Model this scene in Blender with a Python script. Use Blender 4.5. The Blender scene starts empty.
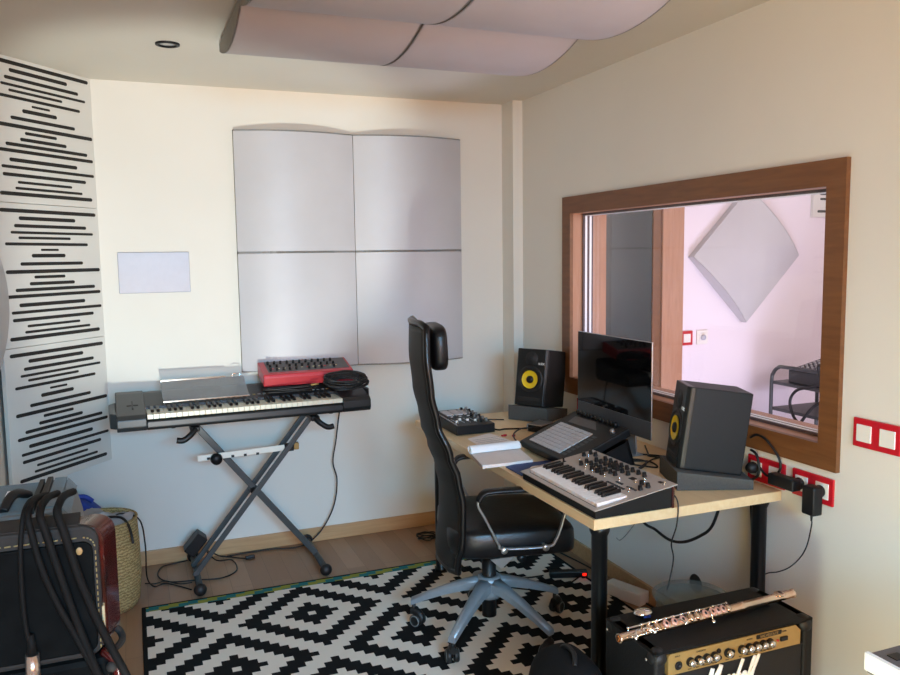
import bpy, bmesh, math, random
from mathutils import Vector, Matrix
random.seed(7)
PI = math.pi
COL = bpy.context.scene.collection

# ---------------------------------------------------------------- materials
def lin(h):
    h = h.lstrip('#')
    o = []
    for i in (0, 2, 4):
        c = int(h[i:i+2], 16) / 255
        o.append(c / 12.92 if c <= .04045 else ((c + .055) / 1.055) ** 2.4)
    return (o[0], o[1], o[2], 1)

def mat(name, col, rough=.5, metal=0., var=.06, scale=40., bump=0., spec=.5, coat=0., stretch=(1, 1, 1), alpha=None):
    m = bpy.data.materials.new(name); m.use_nodes = True
    nt = m.node_tree; N = nt.nodes; L = nt.links
    b = N['Principled BSDF']
    b.inputs['Roughness'].default_value = rough
    b.inputs['Metallic'].default_value = metal
    b.inputs['Specular IOR Level'].default_value = spec
    b.inputs['Coat Weight'].default_value = coat
    c = lin(col)
    tc = N.new('ShaderNodeTexCoord'); mp = N.new('ShaderNodeMapping'); mp.inputs['Scale'].default_value = stretch
    L.new(tc.outputs['Object'], mp.inputs['Vector'])
    nz = N.new('ShaderNodeTexNoise'); nz.inputs['Scale'].default_value = scale; nz.inputs['Detail'].default_value = 4
    L.new(mp.outputs['Vector'], nz.inputs['Vector'])
    cr = N.new('ShaderNodeValToRGB')
    cr.color_ramp.elements[0].position = .3; cr.color_ramp.elements[1].position = .7
    cr.color_ramp.elements[0].color = (c[0]*(1-var), c[1]*(1-var), c[2]*(1-var), 1)
    cr.color_ramp.elements[1].color = (min(1, c[0]*(1+var)), min(1, c[1]*(1+var)), min(1, c[2]*(1+var)), 1)
    L.new(nz.outputs['Fac'], cr.inputs['Fac']); L.new(cr.outputs['Color'], b.inputs['Base Color'])
    if bump:
        bp = N.new('ShaderNodeBump'); bp.inputs['Strength'].default_value = bump; bp.inputs['Distance'].default_value = .002
        L.new(nz.outputs['Fac'], bp.inputs['Height']); L.new(bp.outputs['Normal'], b.inputs['Normal'])
    if alpha is not None:
        b.inputs['Alpha'].default_value = alpha
    return m

def wood(name, c1, c2, axis='X', rough=.45, scale=6., stretch=14.):
    m = bpy.data.materials.new(name); m.use_nodes = True
    nt = m.node_tree; N = nt.nodes; L = nt.links; b = N['Principled BSDF']
    b.inputs['Roughness'].default_value = rough
    tc = N.new('ShaderNodeTexCoord'); mp = N.new('ShaderNodeMapping')
    s = [stretch]*3; s['XYZ'.index(axis)] = 1
    mp.inputs['Scale'].default_value = s
    L.new(tc.outputs['Object'], mp.inputs['Vector'])
    nz = N.new('ShaderNodeTexNoise'); nz.inputs['Scale'].default_value = scale; nz.inputs['Detail'].default_value = 6; nz.inputs['Distortion'].default_value = .6
    L.new(mp.outputs['Vector'], nz.inputs['Vector'])
    cr = N.new('ShaderNodeValToRGB'); cr.color_ramp.elements[0].position = .3; cr.color_ramp.elements[1].position = .72
    cr.color_ramp.elements[0].color = lin(c1); cr.color_ramp.elements[1].color = lin(c2)
    L.new(nz.outputs['Fac'], cr.inputs['Fac']); L.new(cr.outputs['Color'], b.inputs['Base Color'])
    return m

def emit(name, col, s):
    m = bpy.data.materials.new(name); m.use_nodes = True
    b = m.node_tree.nodes['Principled BSDF']; b.inputs['Base Color'].default_value = lin(col)
    b.inputs['Emission Color'].default_value = lin(col); b.inputs['Emission Strength'].default_value = s
    return m

def glass_mat(name, tint='#ffffff'):
    m = bpy.data.materials.new(name); m.use_nodes = True
    nt = m.node_tree; N = nt.nodes; L = nt.links
    N.remove(N['Principled BSDF']); out = N['Material Output']
    tr = N.new('ShaderNodeBsdfTransparent'); tr.inputs['Color'].default_value = lin(tint)
    gl = N.new('ShaderNodeBsdfGlossy'); gl.inputs['Roughness'].default_value = 0.0
    fr = N.new('ShaderNodeFresnel'); fr.inputs['IOR'].default_value = 1.5
    ge = N.new('ShaderNodeNewGeometry'); mr = N.new('ShaderNodeMapRange')     # the same reflection from either side of the pane
    mr.inputs['To Min'].default_value = 1.5; mr.inputs['To Max'].default_value = 1/1.5
    L.new(ge.outputs['Backfacing'], mr.inputs['Value']); L.new(mr.outputs['Result'], fr.inputs['IOR'])
    mx = N.new('ShaderNodeMixShader')
    L.new(fr.outputs['Fac'], mx.inputs['Fac']); L.new(tr.outputs[0], mx.inputs[1]); L.new(gl.outputs[0], mx.inputs[2])
    L.new(mx.outputs[0], out.inputs['Surface'])
    return m

M = {}
M['wall'] = mat('wall_paint', '#e2ded4', .75, var=.012, scale=3, bump=.05)
M['ceiling'] = mat('ceiling_paint', '#dcd6ca', .8, var=.01, scale=3)
M['otherwall'] = mat('recording_room_paint', '#e9dfe6', .8, var=.01, scale=3)
M['panel'] = mat('acoustic_panel_grey', '#bfbdbf', .42, var=.03, scale=5)
M['ceilpanel'] = mat('ceiling_panel_fabric', '#c3b8b6', .75, var=.03, scale=5)  # grey fabric with the pink light from the next room mixed into its colour
M['panelside'] = mat('panel_side', '#8f8c84', .7)
M['wavewhite'] = mat('wave_panel_white', '#d9d7d0', .6, var=.01, scale=4)
M['slot'] = mat('slot_black', '#1c1a18', .6)
M['frame'] = wood('window_wood', '#6b4223', '#7d502c', 'Y', .42, 5, 10)
M['jamb'] = wood('jamb_wood', '#a8785a', '#b5876a', 'Z', .45, 5, 12)
M['base'] = wood('baseboard_wood', '#b58d62', '#c69e72', 'X', .45, 4, 14)
M['desk'] = wood('birch_desktop', '#dcba8c', '#e4c699', 'Y', .38, 3, 16)
M['black'] = mat('black_plastic', '#131314', .45, var=.1, spec=.35)
M['blackrough'] = mat('black_rough', '#0e0e0f', .8, var=.15, scale=120, bump=.2, spec=.2)
M['rubber'] = mat('black_rubber', '#121213', .55, var=.1)
M['softblack'] = mat('satin_black_metal', '#0b0b0c', .33, .0, var=.05, spec=.4)
M['leather'] = mat('black_leather', '#0e0e10', .38, var=.12, scale=60, bump=.3, spec=.4)
M['mesh'] = mat('chair_mesh', '#121312', .6, var=.2, scale=200, bump=.2)
M['steel'] = mat('satin_steel', '#c2c4c6', .3, .9, var=.04)
M['chrome'] = mat('chrome', '#e6e4e2', .12, 1., var=.02)
M['chin'] = mat('dark_aluminium', '#4c4e50', .4, .3, var=.03)
M['alu'] = mat('grey_aluminium_paint', '#8d959c', .38, .35, var=.05)
M['standgrey'] = mat('stand_dark_grey', '#4b4f50', .4, .4, var=.08)
M['whitemetal'] = mat('white_enamel', '#f3f0e2', .4, var=.02)
M['yellow'] = mat('yellow_cone', '#e3bf17', .5, var=.05)
M['speaker'] = mat('speaker_vinyl', '#101415', .5, var=.1, scale=90, bump=.1, spec=.35)
M['speakfront'] = mat('speaker_baffle', '#0f1112', .35, var=.05)
M['foam'] = mat('grey_foam', '#4b4a47', .9, var=.1, scale=150, bump=.3)
M['screen'] = mat('screen_glass', '#050506', .04, var=.0, spec=.35)
M['ivory'] = mat('ivory_key', '#dfdac6', .3, var=.02)
M['whitekey'] = mat('white_key', '#f6ece6', .3, var=.02)
M['blackkey'] = mat('black_key', '#0d0d0e', .3, var=.05)
M['kbody'] = mat('keyboard_body', '#1d1f21', .35, var=.08)
M['kface'] = mat('keyboard_grey_face', '#2c2f31', .4, var=.08)
M['silver'] = mat('synth_silver_panel', '#b9aca2', .4, .25, var=.02)
M['redmetal'] = mat('red_enamel', '#b62731', .35, var=.04, coat=.2)
M['greypanel'] = mat('control_grey', '#55504f', .5, var=.1)
M['pad'] = mat('pad_silicone', '#b9b4b4', .6, var=.03)
M['paper'] = mat('paper', '#eee0d8', .8, var=.02)
M['paperwhite'] = mat('bright_paper', '#f0f2f4', .7, var=.01)
M['blue'] = mat('blue_folder', '#25407c', .6, var=.06)
M['brightblue'] = mat('blue_fabric', '#1b3fa0', .6, var=.1)
M['red'] = mat('red_socket_plate', '#c21626', .35, var=.03)
M['whiteplastic'] = mat('white_plastic', '#ebe7df', .35, var=.01)
M['coverplastic'] = mat('cover_plastic', '#b9bac4', .3, var=.02, spec=.35)
M['tolex'] = mat('black_tolex', '#111213', .6, var=.25, scale=250, bump=.6, spec=.3)
M['grille'] = mat('black_grille_cloth', '#141416', .7, var=.3, scale=300)
M['gold'] = mat('gold_panel', '#a88a55', .38, .35, var=.05)
M['leather2'] = mat('worn_black_leather', '#0b0d0d', .65, var=.4, scale=25, bump=.5, spec=.06)
M['binding'] = mat('brown_grey_binding', '#231f1b', .8, var=.2, scale=60, bump=.3)
M['stitch'] = mat('cream_stitching', '#8d7a50', .7)
M['pearl'] = mat('dark_red_pearl', '#3a0b0a', .22, var=.6, scale=30, coat=.6)
M['cream'] = mat('cream_binding', '#c3b28c', .5)
M['cable'] = mat('black_cable', '#141414', .5, var=.1)
M['cablegrey'] = mat('dull_grey_cable', '#151413', .7, var=.1, spec=.12)
M['greydev'] = mat('grey_ribbed_plastic', '#6c6f6e', .5, var=.04)
M['jackmetal'] = mat('nickel', '#c9b8ac', .25, .9)
M['flute'] = mat('flute_silver', '#d8c0ac', .2, 1., var=.04)
M['pink'] = mat('flute_pad_rose', '#dba99a', .4, .3)
M['white'] = mat('logo_white', '#f2f2f0', .5, var=.0)
M['teal'] = mat('dark_glass', '#2a2f30', .15, var=.0)
M['cloth'] = mat('grey_white_cloth', '#aaa9ab', .85, var=.06, scale=20, bump=.5)
M['acrylic'] = mat('smoked_acrylic', '#8b9094', .15, var=.02, alpha=.55, coat=.4)
M['clear'] = mat('clear_acrylic', '#6f8083', .2, var=.02, alpha=.35)
M['woodtable'] = wood('table_wood', '#9d7a4b', '#b28f5d', 'X')
M['led'] = emit('red_led', '#ff1808', 3)
M['glass'] = glass_mat('window_glass')
M['daylight'] = emit('daylight_diffuser', '#dce6f5', 4)
M['gasket'] = mat('white_spacer_bar', '#f4f6f8', .3, var=.0)
M['gasketdark'] = mat('dark_seal', '#50454a', .5)
M['darkwall'] = mat('door_glass_dark', '#2c3332', .25, var=.05)

def basket_mat():
    m = bpy.data.materials.new('woven_straw'); m.use_nodes = True
    nt = m.node_tree; N = nt.nodes; L = nt.links; b = N['Principled BSDF']; b.inputs['Roughness'].default_value = .8
    tc = N.new('ShaderNodeTexCoord'); w = N.new('ShaderNodeTexWave'); w.bands_direction = 'Z'; w.inputs['Scale'].default_value = 22
    w.inputs['Distortion'].default_value = 6; w.inputs['Detail'].default_value = 3; w.inputs['Detail Scale'].default_value = 4
    L.new(tc.outputs['Object'], w.inputs['Vector'])
    cr = N.new('ShaderNodeValToRGB'); cr.color_ramp.elements[0].color = lin('#9a8350'); cr.color_ramp.elements[1].color = lin('#d8c08a')
    L.new(w.outputs['Fac'], cr.inputs['Fac']); L.new(cr.outputs['Color'], b.inputs['Base Color'])
    bp = N.new('ShaderNodeBump'); bp.inputs['Strength'].default_value = .8; bp.inputs['Distance'].default_value = .006
    L.new(w.outputs['Fac'], bp.inputs['Height']); L.new(bp.outputs['Normal'], b.inputs['Normal'])
    return m
M['straw'] = basket_mat()

def math_node(N, L, op, a, b=None, c=None):
    n = N.new('ShaderNodeMath'); n.operation = op
    for i, v in enumerate((a, b, c)):
        if v is None: continue
        if isinstance(v, (int, float)): n.inputs[i].default_value = v
        else: L.new(v, n.inputs[i])
    return n.outputs[0]

def floor_mat():
    m = bpy.data.materials.new('laminate_floor'); m.use_nodes = True
    nt = m.node_tree; N = nt.nodes; L = nt.links; b = N['Principled BSDF']; b.inputs['Roughness'].default_value = .42
    tc = N.new('ShaderNodeTexCoord')
    br = N.new('ShaderNodeTexBrick'); br.inputs['Scale'].default_value = 1
    br.inputs['Brick Width'].default_value = 1.1; br.inputs['Row Height'].default_value = .095; br.inputs['Mortar Size'].default_value = .0008
    br.inputs['Color1'].default_value = lin('#a98567'); br.inputs['Color2'].default_value = lin('#967154'); br.inputs['Mortar'].default_value = lin('#6d5641')
    mp = N.new('ShaderNodeMapping'); mp.inputs['Rotation'].default_value = (0, 0, PI/2)
    L.new(tc.outputs['Object'], mp.inputs['Vector']); L.new(mp.outputs['Vector'], br.inputs['Vector'])
    nz = N.new('ShaderNodeTexNoise'); nz.inputs['Scale'].default_value = 5; nz.inputs['Detail'].default_value = 6
    mp2 = N.new('ShaderNodeMapping'); mp2.inputs['Scale'].default_value = (12, 1.2, 1)
    L.new(tc.outputs['Object'], mp2.inputs['Vector']); L.new(mp2.outputs['Vector'], nz.inputs['Vector'])
    mx = N.new('ShaderNodeMix'); mx.data_type = 'RGBA'; mx.blend_type = 'MULTIPLY'; mx.inputs[0].default_value = .5
    cr = N.new('ShaderNodeValToRGB'); cr.color_ramp.elements[0].color = (.7, .68, .66, 1); cr.color_ramp.elements[1].color = (1, 1, 1, 1)
    L.new(nz.outputs['Fac'], cr.inputs['Fac'])
    L.new(br.outputs['Color'], mx.inputs[6]); L.new(cr.outputs['Color'], mx.inputs[7]); L.new(mx.outputs[2], b.inputs['Base Color'])
    return m
M['floor'] = floor_mat()

RX0, RX1, RY0, RY1 = -.03, 2.00, 1.05, 3.765      # rug
def rug_mat():
    m = bpy.data.materials.new('stepped_diamond_rug'); m.use_nodes = True
    nt = m.node_tree; N = nt.nodes; L = nt.links; b = N['Principled BSDF']; b.inputs['Roughness'].default_value = .92
    b.inputs['Specular IOR Level'].default_value = .15
    tc = N.new('ShaderNodeTexCoord'); sp = N.new('ShaderNodeSeparateXYZ'); L.new(tc.outputs['Object'], sp.inputs[0])
    X, Y = sp.outputs[0], sp.outputs[1]
    s = .0336
    def cell(v, o):
        return math_node(N, L, 'ROUND', math_node(N, L, 'DIVIDE', math_node(N, L, 'SUBTRACT', v, o), s))
    def wrap(v, shift):    # |distance to the nearest multiple of 22, shifted|
        a = math_node(N, L, 'FLOORED_MODULO', math_node(N, L, 'ADD', v, 1100 + 11 + shift), 22.0)
        return math_node(N, L, 'ABSOLUTE', math_node(N, L, 'SUBTRACT', a, 11.0))
    cx, cy = cell(X, .673), cell(Y, 3.401)
    d1 = math_node(N, L, 'ADD', wrap(cx, 0), wrap(cy, 0))
    d2 = math_node(N, L, 'ADD', wrap(cx, 11), wrap(cy, 11))
    d = math_node(N, L, 'MINIMUM', d1, d2)
    def between(v, lo, hi):
        return math_node(N, L, 'MULTIPLY', math_node(N, L, 'GREATER_THAN', v, lo), math_node(N, L, 'LESS_THAN', v, hi))
    blk = math_node(N, L, 'ADD', between(d, .5, 3.5), between(d, 6.5, 9.5))
    mix1 = N.new('ShaderNodeMix'); mix1.data_type = 'RGBA'; mix1.inputs[6].default_value = lin('#e2d8ca'); mix1.inputs[7].default_value = lin('#151617')
    L.new(blk, mix1.inputs[0])
    # coloured band across the far and the near end
    ey = math_node(N, L, 'MINIMUM', math_node(N, L, 'SUBTRACT', RY1, Y), math_node(N, L, 'SUBTRACT', Y, RY0))
    ex = math_node(N, L, 'MINIMUM', math_node(N, L, 'SUBTRACT', X, RX0), math_node(N, L, 'SUBTRACT', RX1, X))
    row = math_node(N, L, 'FLOOR', math_node(N, L, 'DIVIDE', ey, .026))
    seg = math_node(N, L, 'FLOOR', math_node(N, L, 'ADD', math_node(N, L, 'DIVIDE', X, .085), math_node(N, L, 'MULTIPLY', row, .5)))
    alt = math_node(N, L, 'LESS_THAN', math_node(N, L, 'FLOORED_MODULO', seg, 2.0), .5)
    bandc = N.new('ShaderNodeMix'); bandc.data_type = 'RGBA'; bandc.inputs[6].default_value = lin('#8a8d3c'); bandc.inputs[7].default_value = lin('#2d6f70')
    L.new(alt, bandc.inputs[0])
    mix2 = N.new('ShaderNodeMix'); mix2.data_type = 'RGBA'
    L.new(math_node(N, L, 'LESS_THAN', ey, .062), mix2.inputs[0]); L.new(mix1.outputs[2], mix2.inputs[6]); L.new(bandc.outputs[2], mix2.inputs[7])
    edge = math_node(N, L, 'MAXIMUM', math_node(N, L, 'LESS_THAN', ey, .014), math_node(N, L, 'LESS_THAN', ex, .018))
    mix3 = N.new('ShaderNodeMix'); mix3.data_type = 'RGBA'; mix3.inputs[7].default_value = lin('#141414')
    L.new(edge, mix3.inputs[0]); L.new(mix2.outputs[2], mix3.inputs[6])
    L.new(mix3.outputs[2], b.inputs['Base Color'])
    nz = N.new('ShaderNodeTexNoise'); nz.inputs['Scale'].default_value = 400; L.new(tc.outputs['Object'], nz.inputs['Vector'])
    bp = N.new('ShaderNodeBump'); bp.inputs['Strength'].default_value = .3; bp.inputs['Distance'].default_value = .002
    L.new(nz.outputs['Fac'], bp.inputs['Height']); L.new(bp.outputs['Normal'], b.inputs['Normal'])
    return m
M['rug'] = rug_mat()

# ---------------------------------------------------------------- mesh builder
def crom(pts, n=8, closed=False):
    P = [Vector(p) for p in pts]; out = []; k = len(P)
    rng = range(k if closed else k - 1)
    for i in rng:
        p0 = P[(i-1) % k] if closed else P[max(i-1, 0)]
        p1 = P[i]; p2 = P[(i+1) % k]
        p3 = P[(i+2) % k] if closed else P[min(i+2, k-1)]
        for j in range(n):
            t = j / n
            out.append(.5*((2*p1)+(-p0+p2)*t+(2*p0-5*p1+4*p2-p3)*t*t+(-p0+3*p1-3*p2+p3)*t**3))
    if not closed: out.append(P[-1].copy())
    return out

class MB:
    def __init__(s): s.bm = bmesh.new(); s.M = Matrix.Identity(4)
    def _v(s, p): return s.bm.verts.new(s.M @ Vector(p))
    def _fin(s, faces, m, smooth):
        for f in faces: f.material_index = m; f.smooth = smooth
    def box(s, lo, hi, bev=0., m=0, seg=2, rz=0., rot=None, smooth=False):
        lo, hi = Vector(lo), Vector(hi); c = (lo+hi)/2; d = hi-lo
        R = rot if rot is not None else Matrix.Rotation(rz, 4, 'Z')
        T = s.M @ Matrix.Translation(c) @ R @ Matrix.Diagonal((abs(d[0]), abs(d[1]), abs(d[2]), 1))
        b2 = bmesh.new(); bmesh.ops.create_cube(b2, size=1.0, matrix=T)
        if bev > 0:
            bmesh.ops.bevel(b2, geom=b2.edges[:], offset=bev, segments=seg, affect='EDGES', profile=.5)
        s.merge(b2, m, smooth or bev > 0 and seg > 2); return s
    def merge(s, b2, m, smooth):
        mp = {}
        for v in b2.verts: mp[v] = s.bm.verts.new(v.co)
        for f in b2.faces:
            try: g = s.bm.faces.new([mp[v] for v in f.verts])
            except ValueError: continue
            g.material_index = m; g.smooth = smooth
        b2.free()
    def tube(s, pts, r, seg=8, closed=False, m=0, r2=None, flat=None, cap=True, smooth=True):
        P = [Vector(p) for p in pts]; n = len(P); rings = []
        up = Vector((0, 0, 1))
        prevN = None
        for i in range(n):
            a = P[(i-1) % n] if (closed or i > 0) else P[0]
            b = P[(i+1) % n] if (closed or i < n-1) else P[-1]
            t = (b-a)
            if t.length < 1e-9: t = Vector((0, 0, 1))
            t.normalize()
            if prevN is None:
                u = up if abs(t.dot(up)) < .95 else Vector((1, 0, 0))
                nn = (u - t*u.dot(t)).normalized()
            else:
                nn = prevN - t*prevN.dot(t)
                nn = nn.normalized() if nn.length > 1e-6 else Vector((1, 0, 0))
            prevN = nn; bb = t.cross(nn)
            rr = r if r2 is None else r + (r2-r)*i/(n-1)
            fl = flat or (1, 1)
            rings.append([s._v(P[i] + nn*math.cos(2*PI*k/seg)*rr*fl[0] + bb*math.sin(2*PI*k/seg)*rr*fl[1]) for k in range(seg)])
        fs = []
        for i in range(n if closed else n-1):
            A, B = rings[i], rings[(i+1) % n]
            for k in range(seg):
                fs.append(s.bm.faces.new((A[k], A[(k+1) % seg], B[(k+1) % seg], B[k])))
        if not closed and cap:
            s._fin([s.bm.faces.new(list(reversed(rings[0]))), s.bm.faces.new(rings[-1])], m, False)
        s._fin(fs, m, smooth); return s
    def cyl(s, p0, p1, r, r2=None, seg=20, m=0, smooth=True):
        return s.tube([p0, p1], r, seg, m=m, r2=r2, smooth=smooth)
    def lathe(s, prof, c=(0, 0, 0), axis=(0, 0, 1), seg=24, m=0, smooth=True):
        ax = Vector(axis).normalized(); q = Vector((0, 0, 1)).rotation_difference(ax).to_matrix()
        c = Vector(c); rings = []
        for r, z in prof:
            if r < 1e-6: rings.append([s._v(c + q @ Vector((0, 0, z)))])
            else: rings.append([s._v(c + q @ Vector((r*math.cos(2*PI*k/seg), r*math.sin(2*PI*k/seg), z))) for k in range(seg)])
        fs = []
        for A, B in zip(rings, rings[1:]):
            for k in range(seg):
                a, b, c2, d = A[k % len(A)], A[(k+1) % len(A)], B[(k+1) % len(B)], B[k % len(B)]
                vs = []
                for v in (a, b, c2, d):
                    if v not in vs: vs.append(v)
                if len(vs) > 2: fs.append(s.bm.faces.new(vs))
        s._fin(fs, m, smooth); return s
    def prism(s, poly, a, b, plane='XZ', m=0, bev=0.):
        """poly in the named plane, extruded along the third axis from a to b"""
        def P(p, t):
            return {'XZ': (p[0], t, p[1]), 'YZ': (t, p[0], p[1]), 'XY': (p[0], p[1], t)}[plane]
        b2 = bmesh.new()
        A = [b2.verts.new(P(p, a)) for p in poly]; B = [b2.verts.new(P(p, b)) for p in poly]
        n = len(poly)
        b2.faces.new(A); b2.faces.new(list(reversed(B)))
        for i in range(n): b2.faces.new((A[i], B[i], B[(i+1) % n], A[(i+1) % n]))
        bmesh.ops.recalc_face_normals(b2, faces=b2.faces[:])
        if bev: bmesh.ops.bevel(b2, geom=b2.edges[:], offset=bev, segments=2, affect='EDGES', profile=.5)
        bmesh.ops.transform(b2, matrix=s.M, verts=b2.verts[:])
        s.merge(b2, m, False); return s
    def grid(s, f, nu, nv, m=0, smooth=True, thick=None):
        V = [[s._v(f(i/nu, j/nv)) for j in range(nv+1)] for i in range(nu+1)]
        fs = [s.bm.faces.new((V[i][j], V[i+1][j], V[i+1][j+1], V[i][j+1])) for i in range(nu) for j in range(nv)]
        s._fin(fs, m, smooth); return V
    def ball(s, c, r, sc=(1, 1, 1), seg=20, rings=12, m=0):
        V = []
        prof = [(math.sin(PI*i/rings)*r, -math.cos(PI*i/rings)*r) for i in range(rings+1)]
        old = s.M; s.M = s.M @ Matrix.Translation(Vector(c)) @ Matrix.Diagonal((sc[0], sc[1], sc[2], 1))
        s.lathe([(max(0, a), b) for a, b in prof], seg=seg, m=m); s.M = old; return s
    def build(s, name, mats, parent=None, fix=True):
        if fix: bmesh.ops.recalc_face_normals(s.bm, faces=s.bm.faces[:])
        me = bpy.data.meshes.new(name); s.bm.to_mesh(me); s.bm.free()
        for k in (mats if isinstance(mats, (list, tuple)) else [mats]): me.materials.append(M[k])
        o = bpy.data.objects.new(name, me); COL.objects.link(o)
        if parent is not None: o.parent = parent
        return o

def tag(o, label, cat, group=None, kind=None):
    if label: o['label'] = label
    if cat: o['category'] = cat
    if group: o['group'] = group
    if kind: o['kind'] = kind
    return o
def thing(name, label, cat, loc=(0, 0, 0), rz=0., group=None, rot=None):
    o = bpy.data.objects.new(name, None); COL.objects.link(o); o.empty_display_size = .05
    o.location = loc; o.rotation_euler = rot if rot else (0, 0, rz)
    return tag(o, label, cat, group)
def struct(o): o['kind'] = 'structure'; return o
def cable(name, label, pts, r=.003, m='cable', cat='cable', n=8, group=None):
    return tag(MB().tube(crom(pts, n), r, 8).build(name, m), label, cat, group)
def dup(o, loc=None, rz=None, label=None):
    r = o.copy(); COL.objects.link(r)
    if loc is not None: r.location = loc
    if rz is not None: r.rotation_euler = (0, 0, rz)
    if label: r['label'] = label
    for ch in list(o.children):
        c = ch.copy(); COL.objects.link(c); c.parent = r
        for g in ch.children:
            d = g.copy(); COL.objects.link(d); d.parent = c
    return r
def clone(src, parent, loc):
    c = src.copy(); COL.objects.link(c); c.parent = parent; c.location = loc; return c

# ================================================================ THE ROOM
XL, XR, YN, YB, ZC = -.55, 2.12, -2.6, 4.32, 2.45
WY0, WY1, WZ0, WZ1 = 1.905, 3.69, .856, 1.871          # outer edge of the window frame
OY0, OY1, OZ0, OZ1 = 1.982, 3.61, .940, 1.785          # the opening inside it
XT = 2.31                                              # far face of the dividing wall
b = MB(); b.box((XL-.2, YN-.2, -.1), (XT+.0, YB+.15, 0)); struct(b.build('floor', 'floor'))
b = MB(); b.box((XL-.2, YN-.2, ZC), (XT, YB+.15, ZC+.1)); struct(b.build('ceiling', 'ceiling'))
b = MB(); b.box((XL-.2, YB, 0), (XT, YB+.15, ZC)); struct(b.build('wall_back', 'wall'))
b = MB(); b.box((XL-.15, YN, 0), (XL, YB, ZC)); struct(b.build('wall_left', 'wall'))
b = MB(); b.box((XL-.15, YN-.15, 0), (XT, YN, ZC)); struct(b.build('wall_rear', 'wall'))
b = MB()
b.box((XR, YN, 0), (XT, OY0-.02, ZC)); b.box((XR, OY1+.02, 0), (XT, YB, ZC))
b.box((XR, OY0-.02, 0), (XT, OY1+.02, OZ0-.02)); b.box((XR, OY0-.02, OZ1+.02), (XT, OY1+.02, ZC))
struct(b.build('wall_right', 'wall'))
b = MB(); b.box((2.058, 4.175, 0), (XR, YB, ZC)); struct(b.build('trim_1', 'wall'))
b = MB(); b.box((XL, YB-.014, 0), (2.058, YB, .078), bev=.003); struct(b.build('baseboard_back', 'base'))
b = MB(); b.box((XR-.014, YN, 0), (XR, 4.175, .078), bev=.003); struct(b.build('baseboard_right', 'base'))
# the hole for cables in the right wall
b = MB(); b.M = Matrix.Translation((XR-.0015, 2.605, .208)) @ Matrix.Rotation(-PI/2, 4, 'Y')
b.lathe([(.0, 0), (.034, 0), (.038, .002), (.040, -.001)], seg=28)
tag(b.build('cable_hole', 'slot'), 'round dark cable hole in the wall low under the desk', 'hole')

# interior window between the rooms: frame, jambs, spacers, two panes
fr = MB(); t = .018
def bar(y0, y1, z0, z1): fr.box((XR-t, y0, z0), (XR+.001, y1, z1), bev=.003)
# mitred casing
def mitre(poly): fr.prism([(a, c) for a, c in poly], XR-t, XR+.002, plane='YZ')
mitre([(WY0, WZ0), (WY1, WZ0), (OY1, OZ0), (OY0, OZ0)]); mitre([(WY0, WZ1), (OY0, OZ1), (OY1, OZ1), (WY1, WZ1)])
mitre([(WY0, WZ0), (OY0, OZ0), (OY0, OZ1), (WY0, WZ1)]); mitre([(WY1, WZ0), (WY1, WZ1), (OY1, OZ1), (OY1, OZ0)])
win = struct(fr.build('window_1', 'frame'))
jm = MB(); J = .02
jm.box((XR, OY0-J, OZ0-J), (XT+.01, OY0, OZ1+J)); jm.box((XR, OY1, OZ0-J), (XT+.01, OY1+J, OZ1+J))
jm.box((XR, OY0, OZ0-J), (XT+.01, OY1, OZ0)); jm.box((XR, OY0, OZ1), (XT+.01, OY1, OZ1+J))
jm.build('window_jamb', 'jamb', win)
sp = MB(); g = .012
for x0 in (2.186, 2.212):
    sp.box((x0, OY0, OZ0), (x0+g, OY1, OZ0+.012)); sp.box((x0, OY0, OZ1-.012), (x0+g, OY1, OZ1))
    sp.box((x0, OY1-.012, OZ0), (x0+g, OY1, OZ1)); sp.box((x0, OY0, OZ0), (x0+g, OY0+.012, OZ1))
sp.build('spacer_bar', 'gasket', win)
sd = MB()
for x0, x1 in ((2.176, 2.186), (2.198, 2.212), (2.224, 2.234)):
    sd.box((x0, OY0, OZ0), (x1, OY1, OZ0+.010)); sd.box((x0, OY1-.010, OZ0), (x1, OY1, OZ1)); sd.box((x0, OY0, OZ1-.010), (x1, OY1, OZ1))
sd.build('glazing_seal', 'gasketdark', win)
for x0 in (2.170, 2.228):
    g1 = MB(); g1.grid(lambda u, v: (x0, OY0+u*(OY1-OY0), OZ0+v*(OZ1-OZ0)), 1, 1, smooth=False); g1.build('glass_pane', 'glass', win)

# the room beyond
b = MB(); b.box((XT, .8, -.1), (5.6, 4.3, 0)); struct(b.build('floor_2', 'floor'))
b = MB(); b.box((XT, .8, ZC+.1), (5.6, 4.3, ZC+.2)); struct(b.build('ceiling_2', 'ceiling'))
b = MB(); b.box((XT, 4.1, 0), (5.6, 4.25, ZC+.1)); struct(b.build('wall_far_room_back', 'otherwall'))
b = MB(); b.box((5.5, .8, 0), (5.6, 4.1, ZC+.1)); struct(b.build('wall_far_room_right', 'otherwall'))
b = MB(); b.box((XT, .7, 0), (5.6, .8, ZC+.1)); struct(b.build('wall_far_room_front', 'otherwall'))
b = MB(); b.box((XT, 4.07, 0), (2.955, 4.1, 2.3)); d = struct(b.build('door_1', 'darkwall'))
b = MB()
b.box((3.00, 4.045, 0), (3.075, 4.1, 2.4), bev=.004); b.box((3.075, 4.055, 0), (3.165, 4.1, 2.4), bev=.004)
b.build('door_casing', 'jamb', d)
b = MB(); b.box((2.94, 4.06, 0), (3.0, 4.1, 2.4), bev=.003); b.box((2.345, 4.05, 0), (2.43, 4.1, 2.4), bev=.003); b.build('door_stile', 'frame', d)

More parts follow.
